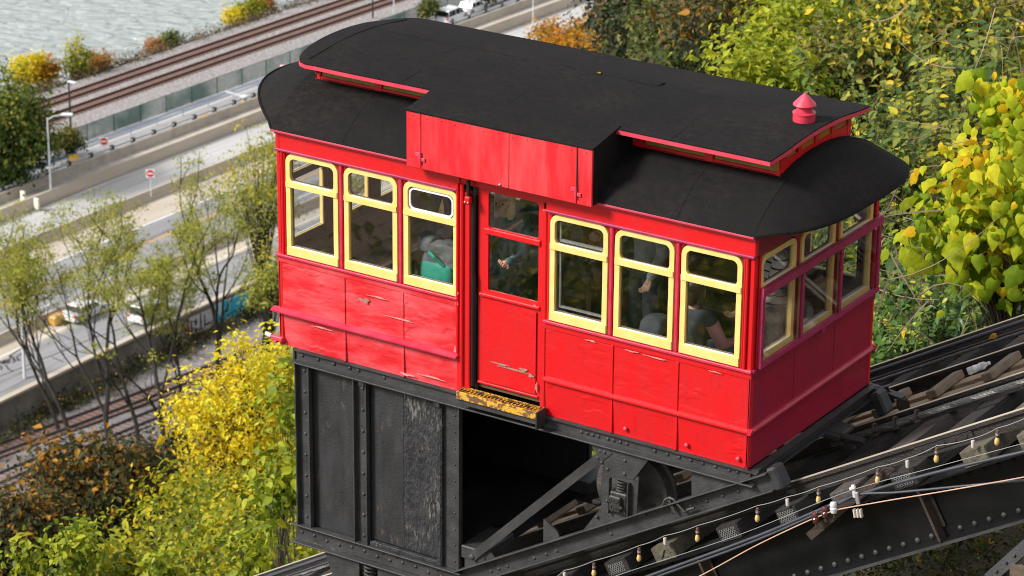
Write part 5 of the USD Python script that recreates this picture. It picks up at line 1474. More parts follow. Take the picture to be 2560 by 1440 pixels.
for mp, inv in ((lambda m: m, 0), (lambda m: m.moved(BACK, BT), 1)):
    dl = part(car, 'door', mp(MB().prism(leaf, .040, .068, front)), 'red_paint')
    part(dl, 'door_rail', mp(MB().box(-2.79, -2.19, .018, .0395, .664, .718, .006)), 'red_paint')
    part(dl, 'door_panel', mp(grid_panel(-2.80, -2.225, -.775, .03, .026, .006, 77)), 'red_paint', smooth=35)
    part(dl, 'door_moulding', mp(MB().box(-2.84, -2.19, .012, .0395, .055, .085, .006)), 'red_paint')
    part(dl, 'door_moulding', mp(MB().box(-2.855, -2.20, .022, .0395, -.81, -.79, .004)), 'red_paint')
    part(dl, 'upper_pane', mp(MB().box(-2.77, -2.21, .052, .055, .71, 1.075)), 'window_glass')
    part(dl, 'lower_pane', mp(MB().box(-2.77, -2.21, .052, .055, .11, .67)), 'window_glass')
    if not inv:
        for q, (cx, cz, rx, rz) in enumerate(((-2.45, -.585, .15, .009), (-2.35, -.560, .045, .014), (-2.27, -.60, .028, .018), (-2.21, -.70, .012, .045), (-2.235, .075, .03, .02), (-2.60, -.565, .10, .008))):
            part(dl, 'bare_patch', MB().prism(blob(cx, cz, rx, rz, 200 + q, 16, .25), .0165, .0195, front), 'bare_metal_peel')
for q, (cx, cz, rx, rz) in enumerate(((-4.10, -.265, .055, .022), (-3.055, .05, .013, .03), (-3.055, -.05, .012, .035), (-3.06, .12, .010, .015), (-3.075, -.52, .012, .03), (-3.95, -.20, .10, .008), (-3.70, -.36, .14, .007), (-4.60, -.655, .10, .008), (-1.62, -.098, .05, .007), (-.95, -.105, .10, .006), (-1.2, -.10, .07, .006), (-.35, -.098, .06, .006), (-3.35, -.86, .13, .008), (-3.62, -.90, .08, .01))):
    part(car, 'paint_flake', MB().prism(blob(cx, cz, rx, rz, 220 + q, 16, .3), -.0215 if abs(cx + 3.06) < .03 else -.014, -.0185 if abs(cx + 3.06) < .03 else -.011, front), 'peel_flake' if q else 'bare_metal_peel')
# latch and hanger over the door
la = part(car, 'door_hanger', MB().box(-2.935, -2.905, -.055, -.02, 1.0, 1.16, .004), 'rubber')
part(la, 'latch', MB().box(-2.945, -2.885, -.075, -.03, .94, 1.015, .010), 'red_paint')
for x in (-2.932, -2.898):
    part(la, 'bolt', MB().ball((x, -.078, .965), .010), 'chrome')
# step
for mp in (lambda m: m, lambda m: m.moved(BACK, BT)):
    stp = part(car, 'step', mp(MB().box(-2.985, -2.105, -.135, -.124, -.945, -.868, .003).box(-2.985, -2.975, -.123, .02, -.93, -.874).box(-2.115, -2.105, -.135, .02, -1.03, -.868)), 'worn_yellow')
    m = MB()
    for k in range(22):
        x = -2.97 + .0385 * k
        m.bar((x, -.122, -.884), (x + .034, .01, -.884), .007, .012); m.bar((x + .034, -.122, -.8835), (x, .01, -.8835), .007, .012)
    m.box(-2.974, -2.116, -.123, -.110, -.889, -.876); m.box(-2.974, -2.116, .0, .012, -.889, -.876)
    part(stp, 'grating', mp(m), 'worn_yellow')
    part(stp, 'bearer', mp(MB().box(-2.99, -2.09, -.11, -.008, -1.005, -.947, .004)), 'black_worn')
    part(stp, 'underside', mp(MB().box(-2.97, -2.12, -.12, .01, -.938, -.93)), 'rubber')
    part(stp, 'stop_block', mp(MB().box(-2.103, -2.085, -.16, .0, -1.03, -.86, .003)), 'black_paint')

# --- ends
EW = [(.09 + .735 * k, .64) for k in range(3)]
for x, sg in ((XR, 1), (XL, -1)):
    fn = (lambda p, q, d, x=x, sg=sg: (x - sg * d, p, q))
    pl = sbox(.055, -.03, W - .055, 1.035)
    for y0, w in EW:
        pl = pl.difference(rrect(y0 - .012, y0 + w + .012, -.005, ZT + .012, .10))
    look = 'red_shaded' if sg > 0 else 'red_paint'  # uphill end gets the red with shade painted in, downhill end the plain red
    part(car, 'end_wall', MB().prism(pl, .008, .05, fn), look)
    for y0, w in EW:
        window(car, fn, y0, w, 'dirty_yellow' if False else 'yellow_paint')
    def arch_z(y):
        t_ = np.clip(np.abs((np.asarray(y, float) - W / 2) / 1.235), 0, 1)
        return 1.25 + .45 * np.maximum(1 - t_ ** 2.2, 0) ** .8
    ys = np.linspace(.0, W, 25)
    lp = Polygon([(ys[0], 1.036)] + [(ys[-1], 1.036)] + [(y, float(arch_z(y)) - .03) for y in ys[::-1]])
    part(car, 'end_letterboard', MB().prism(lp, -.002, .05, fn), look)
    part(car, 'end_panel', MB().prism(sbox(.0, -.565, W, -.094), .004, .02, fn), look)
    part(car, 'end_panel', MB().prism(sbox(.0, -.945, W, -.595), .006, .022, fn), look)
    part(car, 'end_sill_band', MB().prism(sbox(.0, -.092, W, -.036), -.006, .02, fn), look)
    part(car, 'end_sill_ledge', MB().prism(sbox(.0, -.034, W, -.006), -.022, .0075, fn), 'magenta_trim' if sg > 0 else 'bead_red')
    pr = Polygon([(.004, -.604), (-.018, -.604), (-.036, -.590), (-.036, -.574), (-.015, -.560), (.004, -.556)])
    o_ = .0355 if sg > 0 else .0
    part(car, 'end_bead_rail', MB().prism(pr, -o_, W + o_, lambda p, q, d, x=x, sg=sg: (x - sg * p, d, q)), 'bead_red')
    for y in (.80, 1.56):
        part(car, 'end_seam', MB().prism(sbox(y - .004, -.55, y + .004, -.1), .001, .0045, fn), 'red_shaded')
# storm frame over the lower half of the uphill end
sfn = lambda p, q, d: (XR + d, p, q)
so = sbox(.062, -.004, W - .03, .742)
sh = so.difference(sbox(.11, .045, .795, .655)).difference(sbox(.83, .045, 1.525, .655)).difference(sbox(1.56, .045, W - .075, .655))
sf = part(car, 'storm_frame', MB().prism(sh, .024, .05, sfn), 'magenta_trim')
part(sf, 'top_board', MB().prism(sbox(.05, .662, W - .02, .735), .051, .062, sfn), 'magenta_trim')
part(sf, 'bottom_board', MB().prism(sbox(.05, .0, W - .03, .040), .051, .058, sfn), 'magenta_trim')
for k, (a, b) in enumerate(((.105, .80), (.825, 1.53), (1.555, W - .07))):
    part(sf, 'storm_pane', MB().prism(sbox(a, .04, b, .66), .034, .037, sfn), 'storm_glass')
part(sf, 'latch', MB().prism(sbox(1.18, -.035, 1.24, .0), .05, .065, sfn), 'magenta_trim')

# --- main roof, hoods, clerestory
ys = np.linspace(-.062, W + .062, 61)
def roof_z(y):
    t_ = np.clip(np.abs((y - W / 2) / (W / 2 + .062)), 0, 1)
    return 1.245 + .455 * np.maximum(1 - t_ ** 2.2, 0) ** .8
xs = np.linspace(XL - .012, XR + .004, 30)
Xg, Yg = np.meshgrid(xs, ys, indexing='ij')
Zg = roof_z(Yg) + .006 * (meshkit.fbm(np.stack([Xg * 2.2, Yg * 2.5, Xg * 0], -1), 3, 4) - .5)
part(car, 'roof', MB().shell(np.stack([Xg, Yg, Zg], -1), np.array([0, 0, -.022])), 'roof_felt', smooth=40)
part(car, 'ceiling', MB().shell(np.stack([Xg[1:-1], Yg[1:-1], Zg[1:-1] - .026], -1)[:, 3:-3], np.array([0, 0, -.012])), 'wood_dark', smooth=40)
both('eave_board', MB().box(XL - .014, XR + .006, -.064, -.005, 1.214, 1.240, .006).box(XL, XR, -.030, -.0045, 1.186, 1.213, .01), 'red_pink')


def hood(x0, sg, bulge, ze, lift):
    ys_ = np.linspace(-.055, W + .055, 49); ss = np.linspace(0, 1, 15)
    t_ = (ys_ - W / 2) / (W / 2 + .056)
    bx = bulge * np.maximum(1 - np.abs(t_) ** (3 if sg > 0 else 2.1), 0) ** (.5 if sg > 0 else 1.05)
    z0 = roof_z(ys_) - (.004 if sg > 0 else .018)
    zz = np.minimum(ze + lift * (1 - t_ ** 2), z0 - .002)
    P = np.zeros((len(ss), len(ys_), 3))
    for i, s in enumerate(ss):
        P[i, :, 0] = x0 + sg * bx * s
        P[i, :, 1] = ys_
        P[i, :, 2] = z0 + (zz - z0) * (.62 * s + .38 * s ** 2.4)
    if sg < 0:
        P = P[::-1]
    P[:, :, 2] += .006 * (meshkit.fbm(np.stack([P[..., 0] * 3, P[..., 1] * 3, P[..., 0] * 0], -1), 3, 8) - .5)
    return P
Ph = hood(XR + .002, 1, .52, 1.295, .02)
h1 = part(car, 'roof_hood', MB().shell(Ph, np.array([0, 0, -.018])), 'roof_felt', smooth=40)
part(h1, 'soffit', MB().shell(Ph[1:-1, 2:-2] - [0, 0, .021], np.array([0, 0, -.006])), 'red_shaded')
Ph = hood(XL - .010, -1, .80, 1.27, .10)
h2 = part(car, 'roof_hood', MB().shell(Ph, np.array([0, 0, -.018])), 'roof_felt', smooth=40)
part(h2, 'soffit', MB().shell(Ph[1:-1, 2:-2] - [0, 0, .021], np.array([0, 0, -.006])), 'red_paint')
edge = Ph[0] + [0, 0, .008]
part(h2, 'rim', MB().tube(edge, .012, 6), 'roof_felt')

CY0, CY1, CX0, CX1 = .52, W - .52, -5.01, -.075
m = MB().box(CX0, CX1, CY0, CY0 + .03, 1.50, 1.632).box(CX0, CX1, CY1 - .03, CY1, 1.50, 1.632)
m.box(CX0, CX1, CY0, CY0 + .03, 1.705, 1.82).box(CX0, CX1, CY1 - .03, CY1, 1.705, 1.82)
m.box(CX0, CX0 + .03, CY0 + .031, CY1 - .031, 1.50, 1.67).box(CX1 - .03, CX1, CY0 + .031, CY1 - .031, 1.50, 1.735)
hd = Polygon([(CY0 + .031, 1.79), (CY1 - .031, 1.79), (CY1 - .031, 1.81), (1.5, 1.855), (W / 2, 1.866), (.84, 1.855), (CY0 + .031, 1.81)])
m.prism(hd, CX0, CX0 + .03, lambda p, q, d: (d, p, q - .03)).prism(hd, CX1 - .03, CX1, lambda p, q, d: (d, p, q + .012))
cl = part(car, 'clerestory', m, 'red_paint')
npst = 7
for k in range(npst + 1):
    x = CX0 + (CX1 - CX0) * k / npst
    for y in (CY0 - .006, CY1 - .024):
        part(cl, 'clerestory_post', MB().box(x - .045 if 0 < k else x, x + .045 if k < npst else x, y, y + .03, 1.60, 1.80, .006), 'red_paint')
    if k < npst:
        for y in (CY0 + .012, CY1 - .018):
            part(cl, 'amber_pane', MB().box(x + .05, x + .655, y, y + .006, 1.633, 1.704), 'amber_glass')
for y in (CY0 + .031, .86, 1.17, 1.48, CY1 - .031):
    for x in (CX0, CX1 - .03):
        part(cl, 'clerestory_post', MB().box(x - .002, x + .034, y - .035, y + .035, 1.62, 1.80 if abs(y - 1.17) > .5 else 1.85, .005), 'red_paint')
for y in (.64, 1.0, 1.32, 1.66):
    for x in (CX0 + .012, CX1 - .018):
        part(cl, 'amber_pane', MB().box(x, x + .006, y - .16, y + .16, 1.66, 1.83), 'amber_bright')
part(cl, 'sill_strip', MB().box(CX0 - .012, CX1 + .012, CY0 - .014, CY0 - .001, 1.585, 1.606).box(CX0 - .012, CX1 + .012, CY1 + .001, CY1 + .014, 1.585, 1.606), 'red_paint')
# clerestory roof: bell shaped section, ends rounded in plan on the downhill side
hw = .925
def croof_z(t):
    return 1.905 - .105 * np.abs(t) ** 2 + .028 * np.clip((np.abs(t) - .62) / .38, 0, 1) ** 1.6
ts = np.linspace(-1, 1, 49); us = np.linspace(0, 1, 40)
P = np.zeros((40, 49, 3))
for i, u in enumerate(us):
    xl = -4.935 - .30 * np.maximum(1 - np.abs(ts) ** 3.2, 0) ** .6
    xr = -.032 + .03 * (1 - ts ** 2)
    P[i, :, 0] = xl + (xr - xl) * u
    P[i, :, 1] = W / 2 + hw * ts
    P[i, :, 2] = croof_z(ts) - .035 * np.clip((P[i, :, 0] * -1 - 4.85) / .4, 0, 1) ** 1.5
P[:, :, 2] += .008 * (meshkit.fbm(np.stack([P[..., 0] * 2, P[..., 1] * 2.5, P[..., 0] * 0], -1), 3, 14) - .5)
cr = part(car, 'clerestory_roof', MB().shell(P, np.array([0, 0, -.010])), 'roof_felt', smooth=40)
rim = np.concatenate([P[:, 0], P[-1, 1:], P[::-1, -1][1:], P[0, ::-1][1:-1]])
cen = np.array([-2.5, W / 2, 0])
m = MB()
R0 = rim - [0, 0, .011]
tg = np.roll(rim, -1, 0) - np.roll(rim, 1, 0); inw = unit(np.stack([-tg[:, 1], tg[:, 0], tg[:, 0] * 0], 1)); inw *= np.sign(np.einsum('ij,ij->i', inw, cen - rim))[:, None]

R0c = np.vstack([R0, R0[:1]]); inc = np.vstack([inw, inw[:1]])
sec = [R0c - inc * .004, R0c - inc * .004 - [0, 0, .036], R0c + inc * .022 - [0, 0, .036], R0c + inc * .022, R0c - inc * .004]
m.grid(np.stack(sec, 1), flip=False)
part(cr, 'fascia', m, 'red_pink')
# felt seams on the roof
part(cr, 'felt_seam', MB().tube(np.stack([np.linspace(-4.9, -.12, 40), np.full(40, 1.335), np.interp(1.335, P[20, :, 1], P[20, :, 2]) + .004 * (meshkit.noise(np.stack([np.linspace(0, 9, 40), np.zeros(40), np.zeros(40)], 1)) - .3)], 1), .0065, 5), 'roof_felt')
part(cr, 'felt_seam', MB().tube([(-4.98 - .0, y, float(np.interp(y, P[20, :, 1], P[20, :, 2])) - .006) for y in np.linspace(.36, 1.95, 20)], .007, 5), 'roof_felt')
part(cr, 'felt_patch', MB().obox((-1.93, 1.36, float(np.interp(1.36, P[20, :, 1], P[20, :, 2])) + .006), (.17, .06, .008), np.eye(3), .006), 'roof_felt')
fl_ = MB(); leaves(fl_, np.array([[-2.38, 1.30, 1.912]]), np.array([[0, 0, 1.0]]), .07, np.random.default_rng(2), OVATE, 0, np.array([.6]), .2)
solo('fallen_leaf', fl_, 'leaf_orange', 'small brown leaf lying on the middle of the black car roof', 'leaf')
for x in (-3.9, -2.75, -1.05):
    part(cr, 'felt_seam', MB().tube([(x + .03 * math.sin(4 * y), y, float(np.interp(y, P[20, :, 1], P[20, :, 2])) - .0035) for y in np.linspace(.28, 2.06, 24)], .005, 5), 'roof_felt')
for x in (-4.3, -.75):
    part(car, 'felt_seam', MB().tube([(x, y, float(roof_z(y)) - .002) for y in np.linspace(-.05, .50, 14)], .005, 5), 'roof_felt')
# roof vent
vb = np.array([-.21, 1.17, 1.895])
vt = part(car, 'roof_vent', MB().lathe([(0, 0), (.098, 0), (.098, .075), (.104, .078), (.104, .088), (.072, .096), (.068, .155), (.0, .155)], vb, 22), 'red_pink', smooth=35)
part(vt, 'cone_cap', MB().lathe([(0, .150), (.090, .150), (.103, .156), (.100, .166), (.052, .218), (.006, .262), (0, .264)], vb, 22), 'red_pink', smooth=35)

# --- box over the door
BX0, BX1, BY, BZ0, BZ1 = -3.51, -1.55, -.16, 1.222, 1.757
bx = part(car, 'door_gear_box', MB().box(BX0 + .02, BX1 - .02, BY + .022, .05, BZ0, BZ1 - .02), 'red_shaded')
TOPZ = 1.835
sl_ = unit(np.array([0, .40, TOPZ - BZ1]))
tp = np.array([[[x, y, BZ1 + (TOPZ - BZ1) * (y - BY) / (.245 - BY) + .004 * (meshkit.noise(np.array([[x * 3, y * 6, 0]]))[0] - .5)] for y in np.linspace(BY - .006, .30, 12)] for x in np.linspace(BX0 - .006, BX1 + .006, 24)])
part(bx, 'felt_top', MB().shell(tp, np.array([0, 0, -.016])), 'roof_felt', smooth=40)
for x in (BX0, BX1):
    sd_ = 1 if x == BX1 else -1
    m = MB().prism(Polygon([(BY + .004, BZ0 + .004), (.02, BZ0 + .004), (.52, 1.58), (.52, TOPZ - .02), (.245, TOPZ - .02), (BY + .004, BZ1 - .014)]), -.004, .008, lambda p, q, d, x=x, sd_=sd_: (x - sd_ * .01 + sd_ * d, p, q))
    part(bx, 'felt_side', m, 'roof_felt')
fr = [(BX0, BX0 + .155), (BX0 + .161, -2.41), (-2.407, BX1 - .158), (BX1 - .150, BX1)]
for k, (a, b) in enumerate(fr):
    part(bx, 'front_sheet', MB().box(a, b, BY - .002, BY + .021, BZ0, BZ1 - .015, .003), 'red_box')
for k in range(13):
    rivet((BX0 + .07 + .152 * k, BY - .003, BZ1 - .045 - .006 * (k % 2)), (0, -1, 0), .008, 'red_box', 'screw', bx)
for x in (BX0 + .158, BX1 - .154):
    hg = part(bx, 'hinge', MB().box(x - .055, x + .012, BY - .012, BY - .003, BZ0 + .11, BZ0 + .15, .003).box(x - .02, x + .05, BY - .014, BY - .003, BZ0 + .075, BZ0 + .108, .003), 'red_pink')
    part(hg, 'pin', MB().cyl((x, BY - .016, BZ0 + .05), (x, BY - .016, BZ0 + .16), .008, 6), 'red_pink')
part(bx, 'bolt', MB().ball((-2.50, BY - .008, BZ0 + .02), .012), 'chrome')
part(bx, 'loose_sheet_edge', MB().prism(Polygon([(BX1 - .157, BZ0 + .10), (BX1 - .151, BZ1 - .02), (BX1 - .149, BZ1 - .02), (BX1 - .137, BZ0 + .10)]), BY - .006, BY - .003, front), 'rubber')

# --- marker lamp at the downhill corner
ml = part(car, 'marker_lamp', MB().box(-5.20, -5.06, -.035, .02, -.905, -.86, .008).box(-5.17, -5.13, -.03, .015, -.93, -.905, .004), 'red_pink')
part(ml, 'lens', MB().cyl((-5.27, -.01, -.865), (-5.205, -.01, -.875), .022, 12), 'porcelain_white')

# --- interior
floor = part(car, 'floor', MB().box(XL + .05, XR - .05, .06, W - .06, -.86, -.802), 'wood_dark')
for k in range(58):
    x = XL + .06 + .086 * k
    part(floor, 'floor_board', MB().box(x, x + .080, .07, W - .07, -.801, -.782, .003), 'wood_floor')
for (y, sg) in ((.058, 1), (W - .058, -1)):
    for (a, b) in ((XL + .06, -3.08), (-2.10, XR - .06)):
        for k in range(9):
            z = -.775 + .083 * k
            part(car, 'wall_slat', MB().box(a, b, y, y + sg * .014, z, z + .077, .003), 'wood_panel')
    for (a, b) in ((XL + .06, -3.08), (-2.10, XR - .06)):
        part(car, 'window_board', MB().box(a, b, y, y + sg * .03, -.025, .0, .004), 'wood_dark')
        part(car, 'head_lining', MB().box(a, b, y, y + sg * .012, 1.02, 1.30), 'wood_dark')
    for x in [q - .036 for q in WX[1:3] + WX[4:]] + [XL + .09, XR - .09]:
        part(car, 'inner_post', MB().box(x - .03, x + .03, y, y + sg * .022, .0, 1.02, .004), 'wood_dark')
for x, sg in ((XL + .055, 1), (XR - .055, -1)):
    for k in range(9):
        z = -.775 + .083 * k
        part(car, 'wall_slat', MB().box(x, x + sg * .014, .08, W - .08, z, z + .077, .003), 'wood_panel')
    part(car, 'window_board', MB().box(x, x + sg * .03, .08, W - .08, -.025, .0, .004), 'wood_dark')
    for y in (.09 + .64 + .048, .09 + .735 + .64 + .048):
        part(car, 'inner_post', MB().box(x, x + sg * .022, y - .03, y + .03, .0, 1.02, .004), 'wood_dark')
def bench(x0, x1, y0, y1, along_x=True):
    b = part(car, 'bench', MB().box(x0, x1, y0 + .02, y1 - .03, -.44, -.40), 'wood_dark')
    n = 6
    for k in range(n):
        if along_x:
            w = (y1 - y0) / n
            part(b, 'bench_slat', MB().box(x0, x1, y0 + w * k + .004, y0 + w * (k + 1) - .004, -.398, -.372, .004), 'wood_floor')
        else:
            w = (x1 - x0) / n
            part(b, 'bench_slat', MB().box(x0 + w * k + .004, x0 + w * (k + 1) - .004, y0, y1, -.398, -.372, .004), 'wood_floor')
    if along_x:
        for x in np.arange(x0 + .15, x1, .8):
            part(b, 'bench_leg', MB().box(x - .03, x + .03, y0 + .05, y1 - .06, -.78, -.441), 'wood_dark')
    else:
        for y in np.arange(y0 + .15, y1, .7):
            part(b, 'bench_leg', MB().box(x0 + .05, x1 - .06, y - .03, y + .03, -.78, -.441), 'wood_dark')
bench(XL + .55, -3.12, .08, .50); bench(-2.05, XR - .5, .08, .50)
bench(XL + .55, XR - .5, W - .50, W - .08); bench(XL + .08, XL + .50, .10, W - .10, False)

# --- black under frame: two wedge trusses
IA = math.atan2(-.926 + 2.777, .177 + 3.071)
ID = np.array([math.cos(IA), 0, math.sin(IA)]); IN = np.array([-math.sin(IA), 0, math.cos(IA)])
A0 = np.array([-3.071, 0, -2.777])
LI = 3.76


def frame_side(mp, near):
    def P_(name, m, look='black_worn', **k):
        return part(car, name, mp(m), look, **k)
    ch = P_('top_chord', MB().box(-4.93, .10, .018, .030, -1.078, -.947).box(-4.955, .08, -.055, .017, -1.080, -1.066, .003).box(-4.93, .1, -.02, .017, -.962, -.948))
    lb = P_('lower_beam', MB().box(-4.97, -2.99, .018, .032, -2.965, -2.79).box(-4.99, -2.93, -.065, .017, -2.980, -2.966, .003).box(-4.98, -3.0, -.045, .017, -2.800, -2.788, .003))
    R_ = np.array([ID, [0, 1, 0], IN])
    m = MB()
    m.obox(A0 + ID * (LI / 2) + IN * -.085 + [0, .022, 0], (LI / 2, .006, .084), R_)
    m.obox(A0 + ID * (LI / 2) + IN * -.006 + [0, -.02, 0], (LI / 2, .034, .006), R_, .003)
    m.obox(A0 + ID * (LI / 2) + IN * -.164 + [0, -.02, 0], (LI / 2, .034, .006), R_, .003)
    ic = P_('inclined_chord', m)
    P_('end_gusset', MB().prism(Polygon([(-.57, -1.084), (.02, -1.020), (-.05, -1.07), (-.52, -1.36), (-.56, -1.378)]), .016, .026, front))
    for (a, b) in ((-4.925, -4.76), (-4.24, -4.085), (-3.225, -3.03)):
        if a < -3.3:
            P_('upright', MB().box(a, b, .020, .030, -2.787, -1.081).box(a, a + .012, -.03, .0195, -2.787, -1.081).box(b - .012, b, -.025, .0195, -2.787, -1.081))
        else:
            P_('upright', MB().box(a, b, .020, .030, -2.787, -1.081).box(b - .012, b, -.02, .0195, -2.787, -1.081))
    P_('box_panel', MB().box(-4.90, -4.10, .050, .062, -2.90, -1.0), 'black_paint')
    P_('door_board', MB().box(-4.08, -3.70, .044, .062, -2.74, -1.10, .003), 'black_paint')
    P_('door_board', grid_panel(-3.697, -3.245, -2.74, -1.10, .044, .008, 5, 40, 70), 'peeling_black', smooth=35)
    P_('door_post_strip', MB().box(-3.285, -3.24, -.012, .042, -2.78, -1.10, .006).box(-3.232, -3.226, -.02, .019, -2.78, -1.1), 'peeling_black')
    P_('door_bottom_rail', MB().box(-4.07, -3.25, -.005, .043, -2.785, -2.745, .005), 'peeling_black')
    P_('box_backing', MB().box(-4.90, -3.05, .066, .076, -2.90, -1.0), 'black_paint')
    P_('door_track', MB().tube([(-4.3, -.015, -1.092), (-3.1, -.015, -1.092)], .012, 6), 'black_paint')
    for x in (-4.13, -3.27):
        P_('door_roller', MB().box(x - .035, x + .035, -.04, .0, -1.14, -1.082, .008), 'black_paint')
    dg = P_('diagonal_strut', MB().bar((-1.40, -.012, -1.10), (-2.90, -.012, -2.60), .014, .085, up=(0, .0, 1)), 'black_worn')
    P_('strut_plate', MB().prism(Polygon([(-2.98, -2.78), (-2.62, -2.56), (-2.72, -2.44), (-2.98, -2.62)]), .01, .02, front), 'black_worn')
    # pedestal with wheel guard plate
    hexp = Polygon([(-1.60, -1.083), (-.985, -1.083), (-1.15, -1.335), (-1.40, -1.355), (-1.525, -1.19)])
    P_('pedestal_plate', MB().prism(hexp, -.012, .014, front))
    ped = Polygon([(-1.475, -1.30), (-1.10, -1.30), (-1.115, -1.70), (-1.02, -1.62), (-1.02, -1.66), (-1.60, -1.985), (-1.70, -2.03), (-1.475, -1.70)]).buffer(.004)
    pedh = sbox(-1.385, -1.71, -1.185, -1.38)
    P_('pedestal', MB().prism(ped.difference(pedh), -.006, .012, front).box(-1.19, -1.178, -.05, -.0065, -1.72, -1.37).box(-1.392, -1.38, -.05, -.0065, -1.72, -1.37))
    t = np.linspace(0, 1, 60); a = t * 2 * math.pi * 4.2
    P_('spring', MB().tube(np.stack([-1.285 + .052 * np.cos(a), .03 + .052 * np.sin(a), -1.375 - .115 * t], 1), .0115, 6), 'black_iron', smooth=60)
    ab = P_('axle_box', MB().box(-1.375, -1.195, -.045, .10, -1.70, -1.49, .012).box(-1.36, -1.24, -.085, -.046, -1.665, -1.515, .010), 'black_iron')
    for (x, z) in ((-1.372, -1.575), (-1.228, -1.61)):
        part(ab, 'bolt', mp(MB().ball((x, -.08, z), .018)), 'black_iron')
    if near:
        for txt, zz, hh in (('D.I.P.', -1.575, .034), ('Co', -1.638, .040)):
            tm_ = meshkit.text_mesh(txt, hh, .006, True)
            wv = tm_.vertices - [(tm_.bounds[0][0] + tm_.bounds[1][0]) / 2, 0, 0]
            part(ab, 'lettering', (np.stack([wv[:, 0] - 1.30, -.0855 - wv[:, 2], wv[:, 1] + zz], 1), tm_.faces), 'black_worn')
    # second pedestal under the lower beam
    P_('pedestal', MB().prism(Polygon([(-4.62, -2.981), (-4.20, -2.981), (-4.20, -3.38), (-4.47, -3.38)]), -.004, .014, front))
    P_('pedestal', MB().prism(Polygon([(-3.98, -2.981), (-3.62, -2.981), (-3.78, -3.38), (-3.98, -3.38)]), -.004, .014, front))
    P_('spring', MB().tube(np.stack([-4.09 + .055 * np.cos(a), .03 + .055 * np.sin(a), -3.00 - .17 * t], 1), .0125, 6), 'black_iron', smooth=60)
    P_('axle_box', MB().box(-4.19, -3.99, -.045, .10, -3.36, -3.19, .012), 'black_iron')
    # rods and lugs
    lug = np.array([[-.84, -1.535], [-.80, -1.43], [-.76, -1.40], [-.72, -1.405], [-.60, -1.50], [-.57, -1.47], [-.50, -1.43]])
    P_('brake_shoe', MB().tube([(x, -.03, z) for x, z in lug], .014, 6).bar((-.78, -.03, -1.40), (-.70, -.03, -1.53), .012, .03), 'black_iron')
    P_('lug', MB().prism(Polygon([(-2.12, -2.25), (-1.94, -2.15), (-1.97, -2.09), (-2.12, -2.00)]), .03, .05, front), 'black_worn')
    P_('wedge_block', MB().box(-3.02, -2.74, .0, .5, -2.63, -2.50, .01), 'black_worn')
    # rivets
    if near:
        for (x0, x1, n, z) in ((-4.86, -4.30, 4, -1.005), (-4.2, -3.9, 2, -1.005)):
            for x in np.linspace(x0, x1, n):
                rivet((x, .017, z), r=.022)
        for x in (-1.72, -1.66, -1.60, -1.54, -1.44, -1.38, -1.31, -1.24, -.95, -.82, -.70, -.58, -.46, -.33, -.19, -.11):
            rivet((x, .017, -1.012 + .012 * (x + 1)), r=.019)
        for x in (-2.45, -2.38, -2.9):
            rivet((x, .017, -1.03), r=.012)
        for z in np.linspace(-1.16, -2.70, 8):
            rivet((-4.84, .019, z), r=.018); rivet((-4.155, .019, z - .02), r=.019)
        for z in np.linspace(-1.2, -2.70, 10):
            rivet((-3.10, .019, z), r=.012)
        for x in np.linspace(-4.9, -3.1, 13):
            rivet((x, .017, -2.90 + .018 * (int(x * 10) % 2)), r=.019)
        for x in np.linspace(-4.25, -3.3, 7):
            rivet((x, .017, -2.835 - .01 * (int(x * 10) % 2)), r=.017)
        for s in (3.55, 3.38, 3.20, 3.02, 2.84, 2.62):
            rivet(A0 + ID * s + IN * -.085 + [0, .015, 0], r=.019)
        for s in (.35, .45, .56, .9, 1.05, 1.18, 1.85):
            rivet(A0 + ID * s + IN * -.06 + [0, .015, 0], r=.018); rivet(A0 + ID * (s + .03) + IN * -.115 + [0, .015, 0], r=.018)
        for (x, z) in ((-1.50, -1.14), (-1.24, -1.17), (-1.48, -1.25), (-1.24, -1.30), (-1.42, -1.30)):
            rivet((x, -.013, z), r=.019)
        for (x, z) in ((-1.45, -1.08 - .06), (-1.52, -1.21), (-1.52, -1.80)):
            rivet((x, -.02, z), r=.017)
        rivet((-2.88, -.02, -2.58), r=.03)


frame_side(lambda m: m, True)
frame_side(lambda m: m.moved(BACK, BT), False)
# wheels and axles
for cx in (-1.30, -4.09):
    cz = (-1.086 + .375 + .5 * cx) / math.cos(AL)
    for y, sg in ((.275, 1), (1.91, -1)):
        w_ = part(car, 'wheel', MB().lathe([(.0, -.065), (.09, -.065), (.11, -.02), (.30, -.01), (.32, -.055), (.372, -.055), (.375, .045), (.408, .055), (.408, .08), (.32, .08), (.30, .02), (.12, .03), (0, .03)], (cx, y, cz), 44, (0, sg, 0)), 'wheel_iron', smooth=35)
        part(w_, 'hub', MB().lathe([(0, -.11), (.06, -.11), (.07, -.10), (.075, -.066), (0, -.066)], (cx, y, cz), 16, (0, sg, 0)), 'black_iron')
    part(car, 'axle', MB().cyl((cx, .05, cz), (cx, W - .05, cz), .055, 12), 'black_iron')
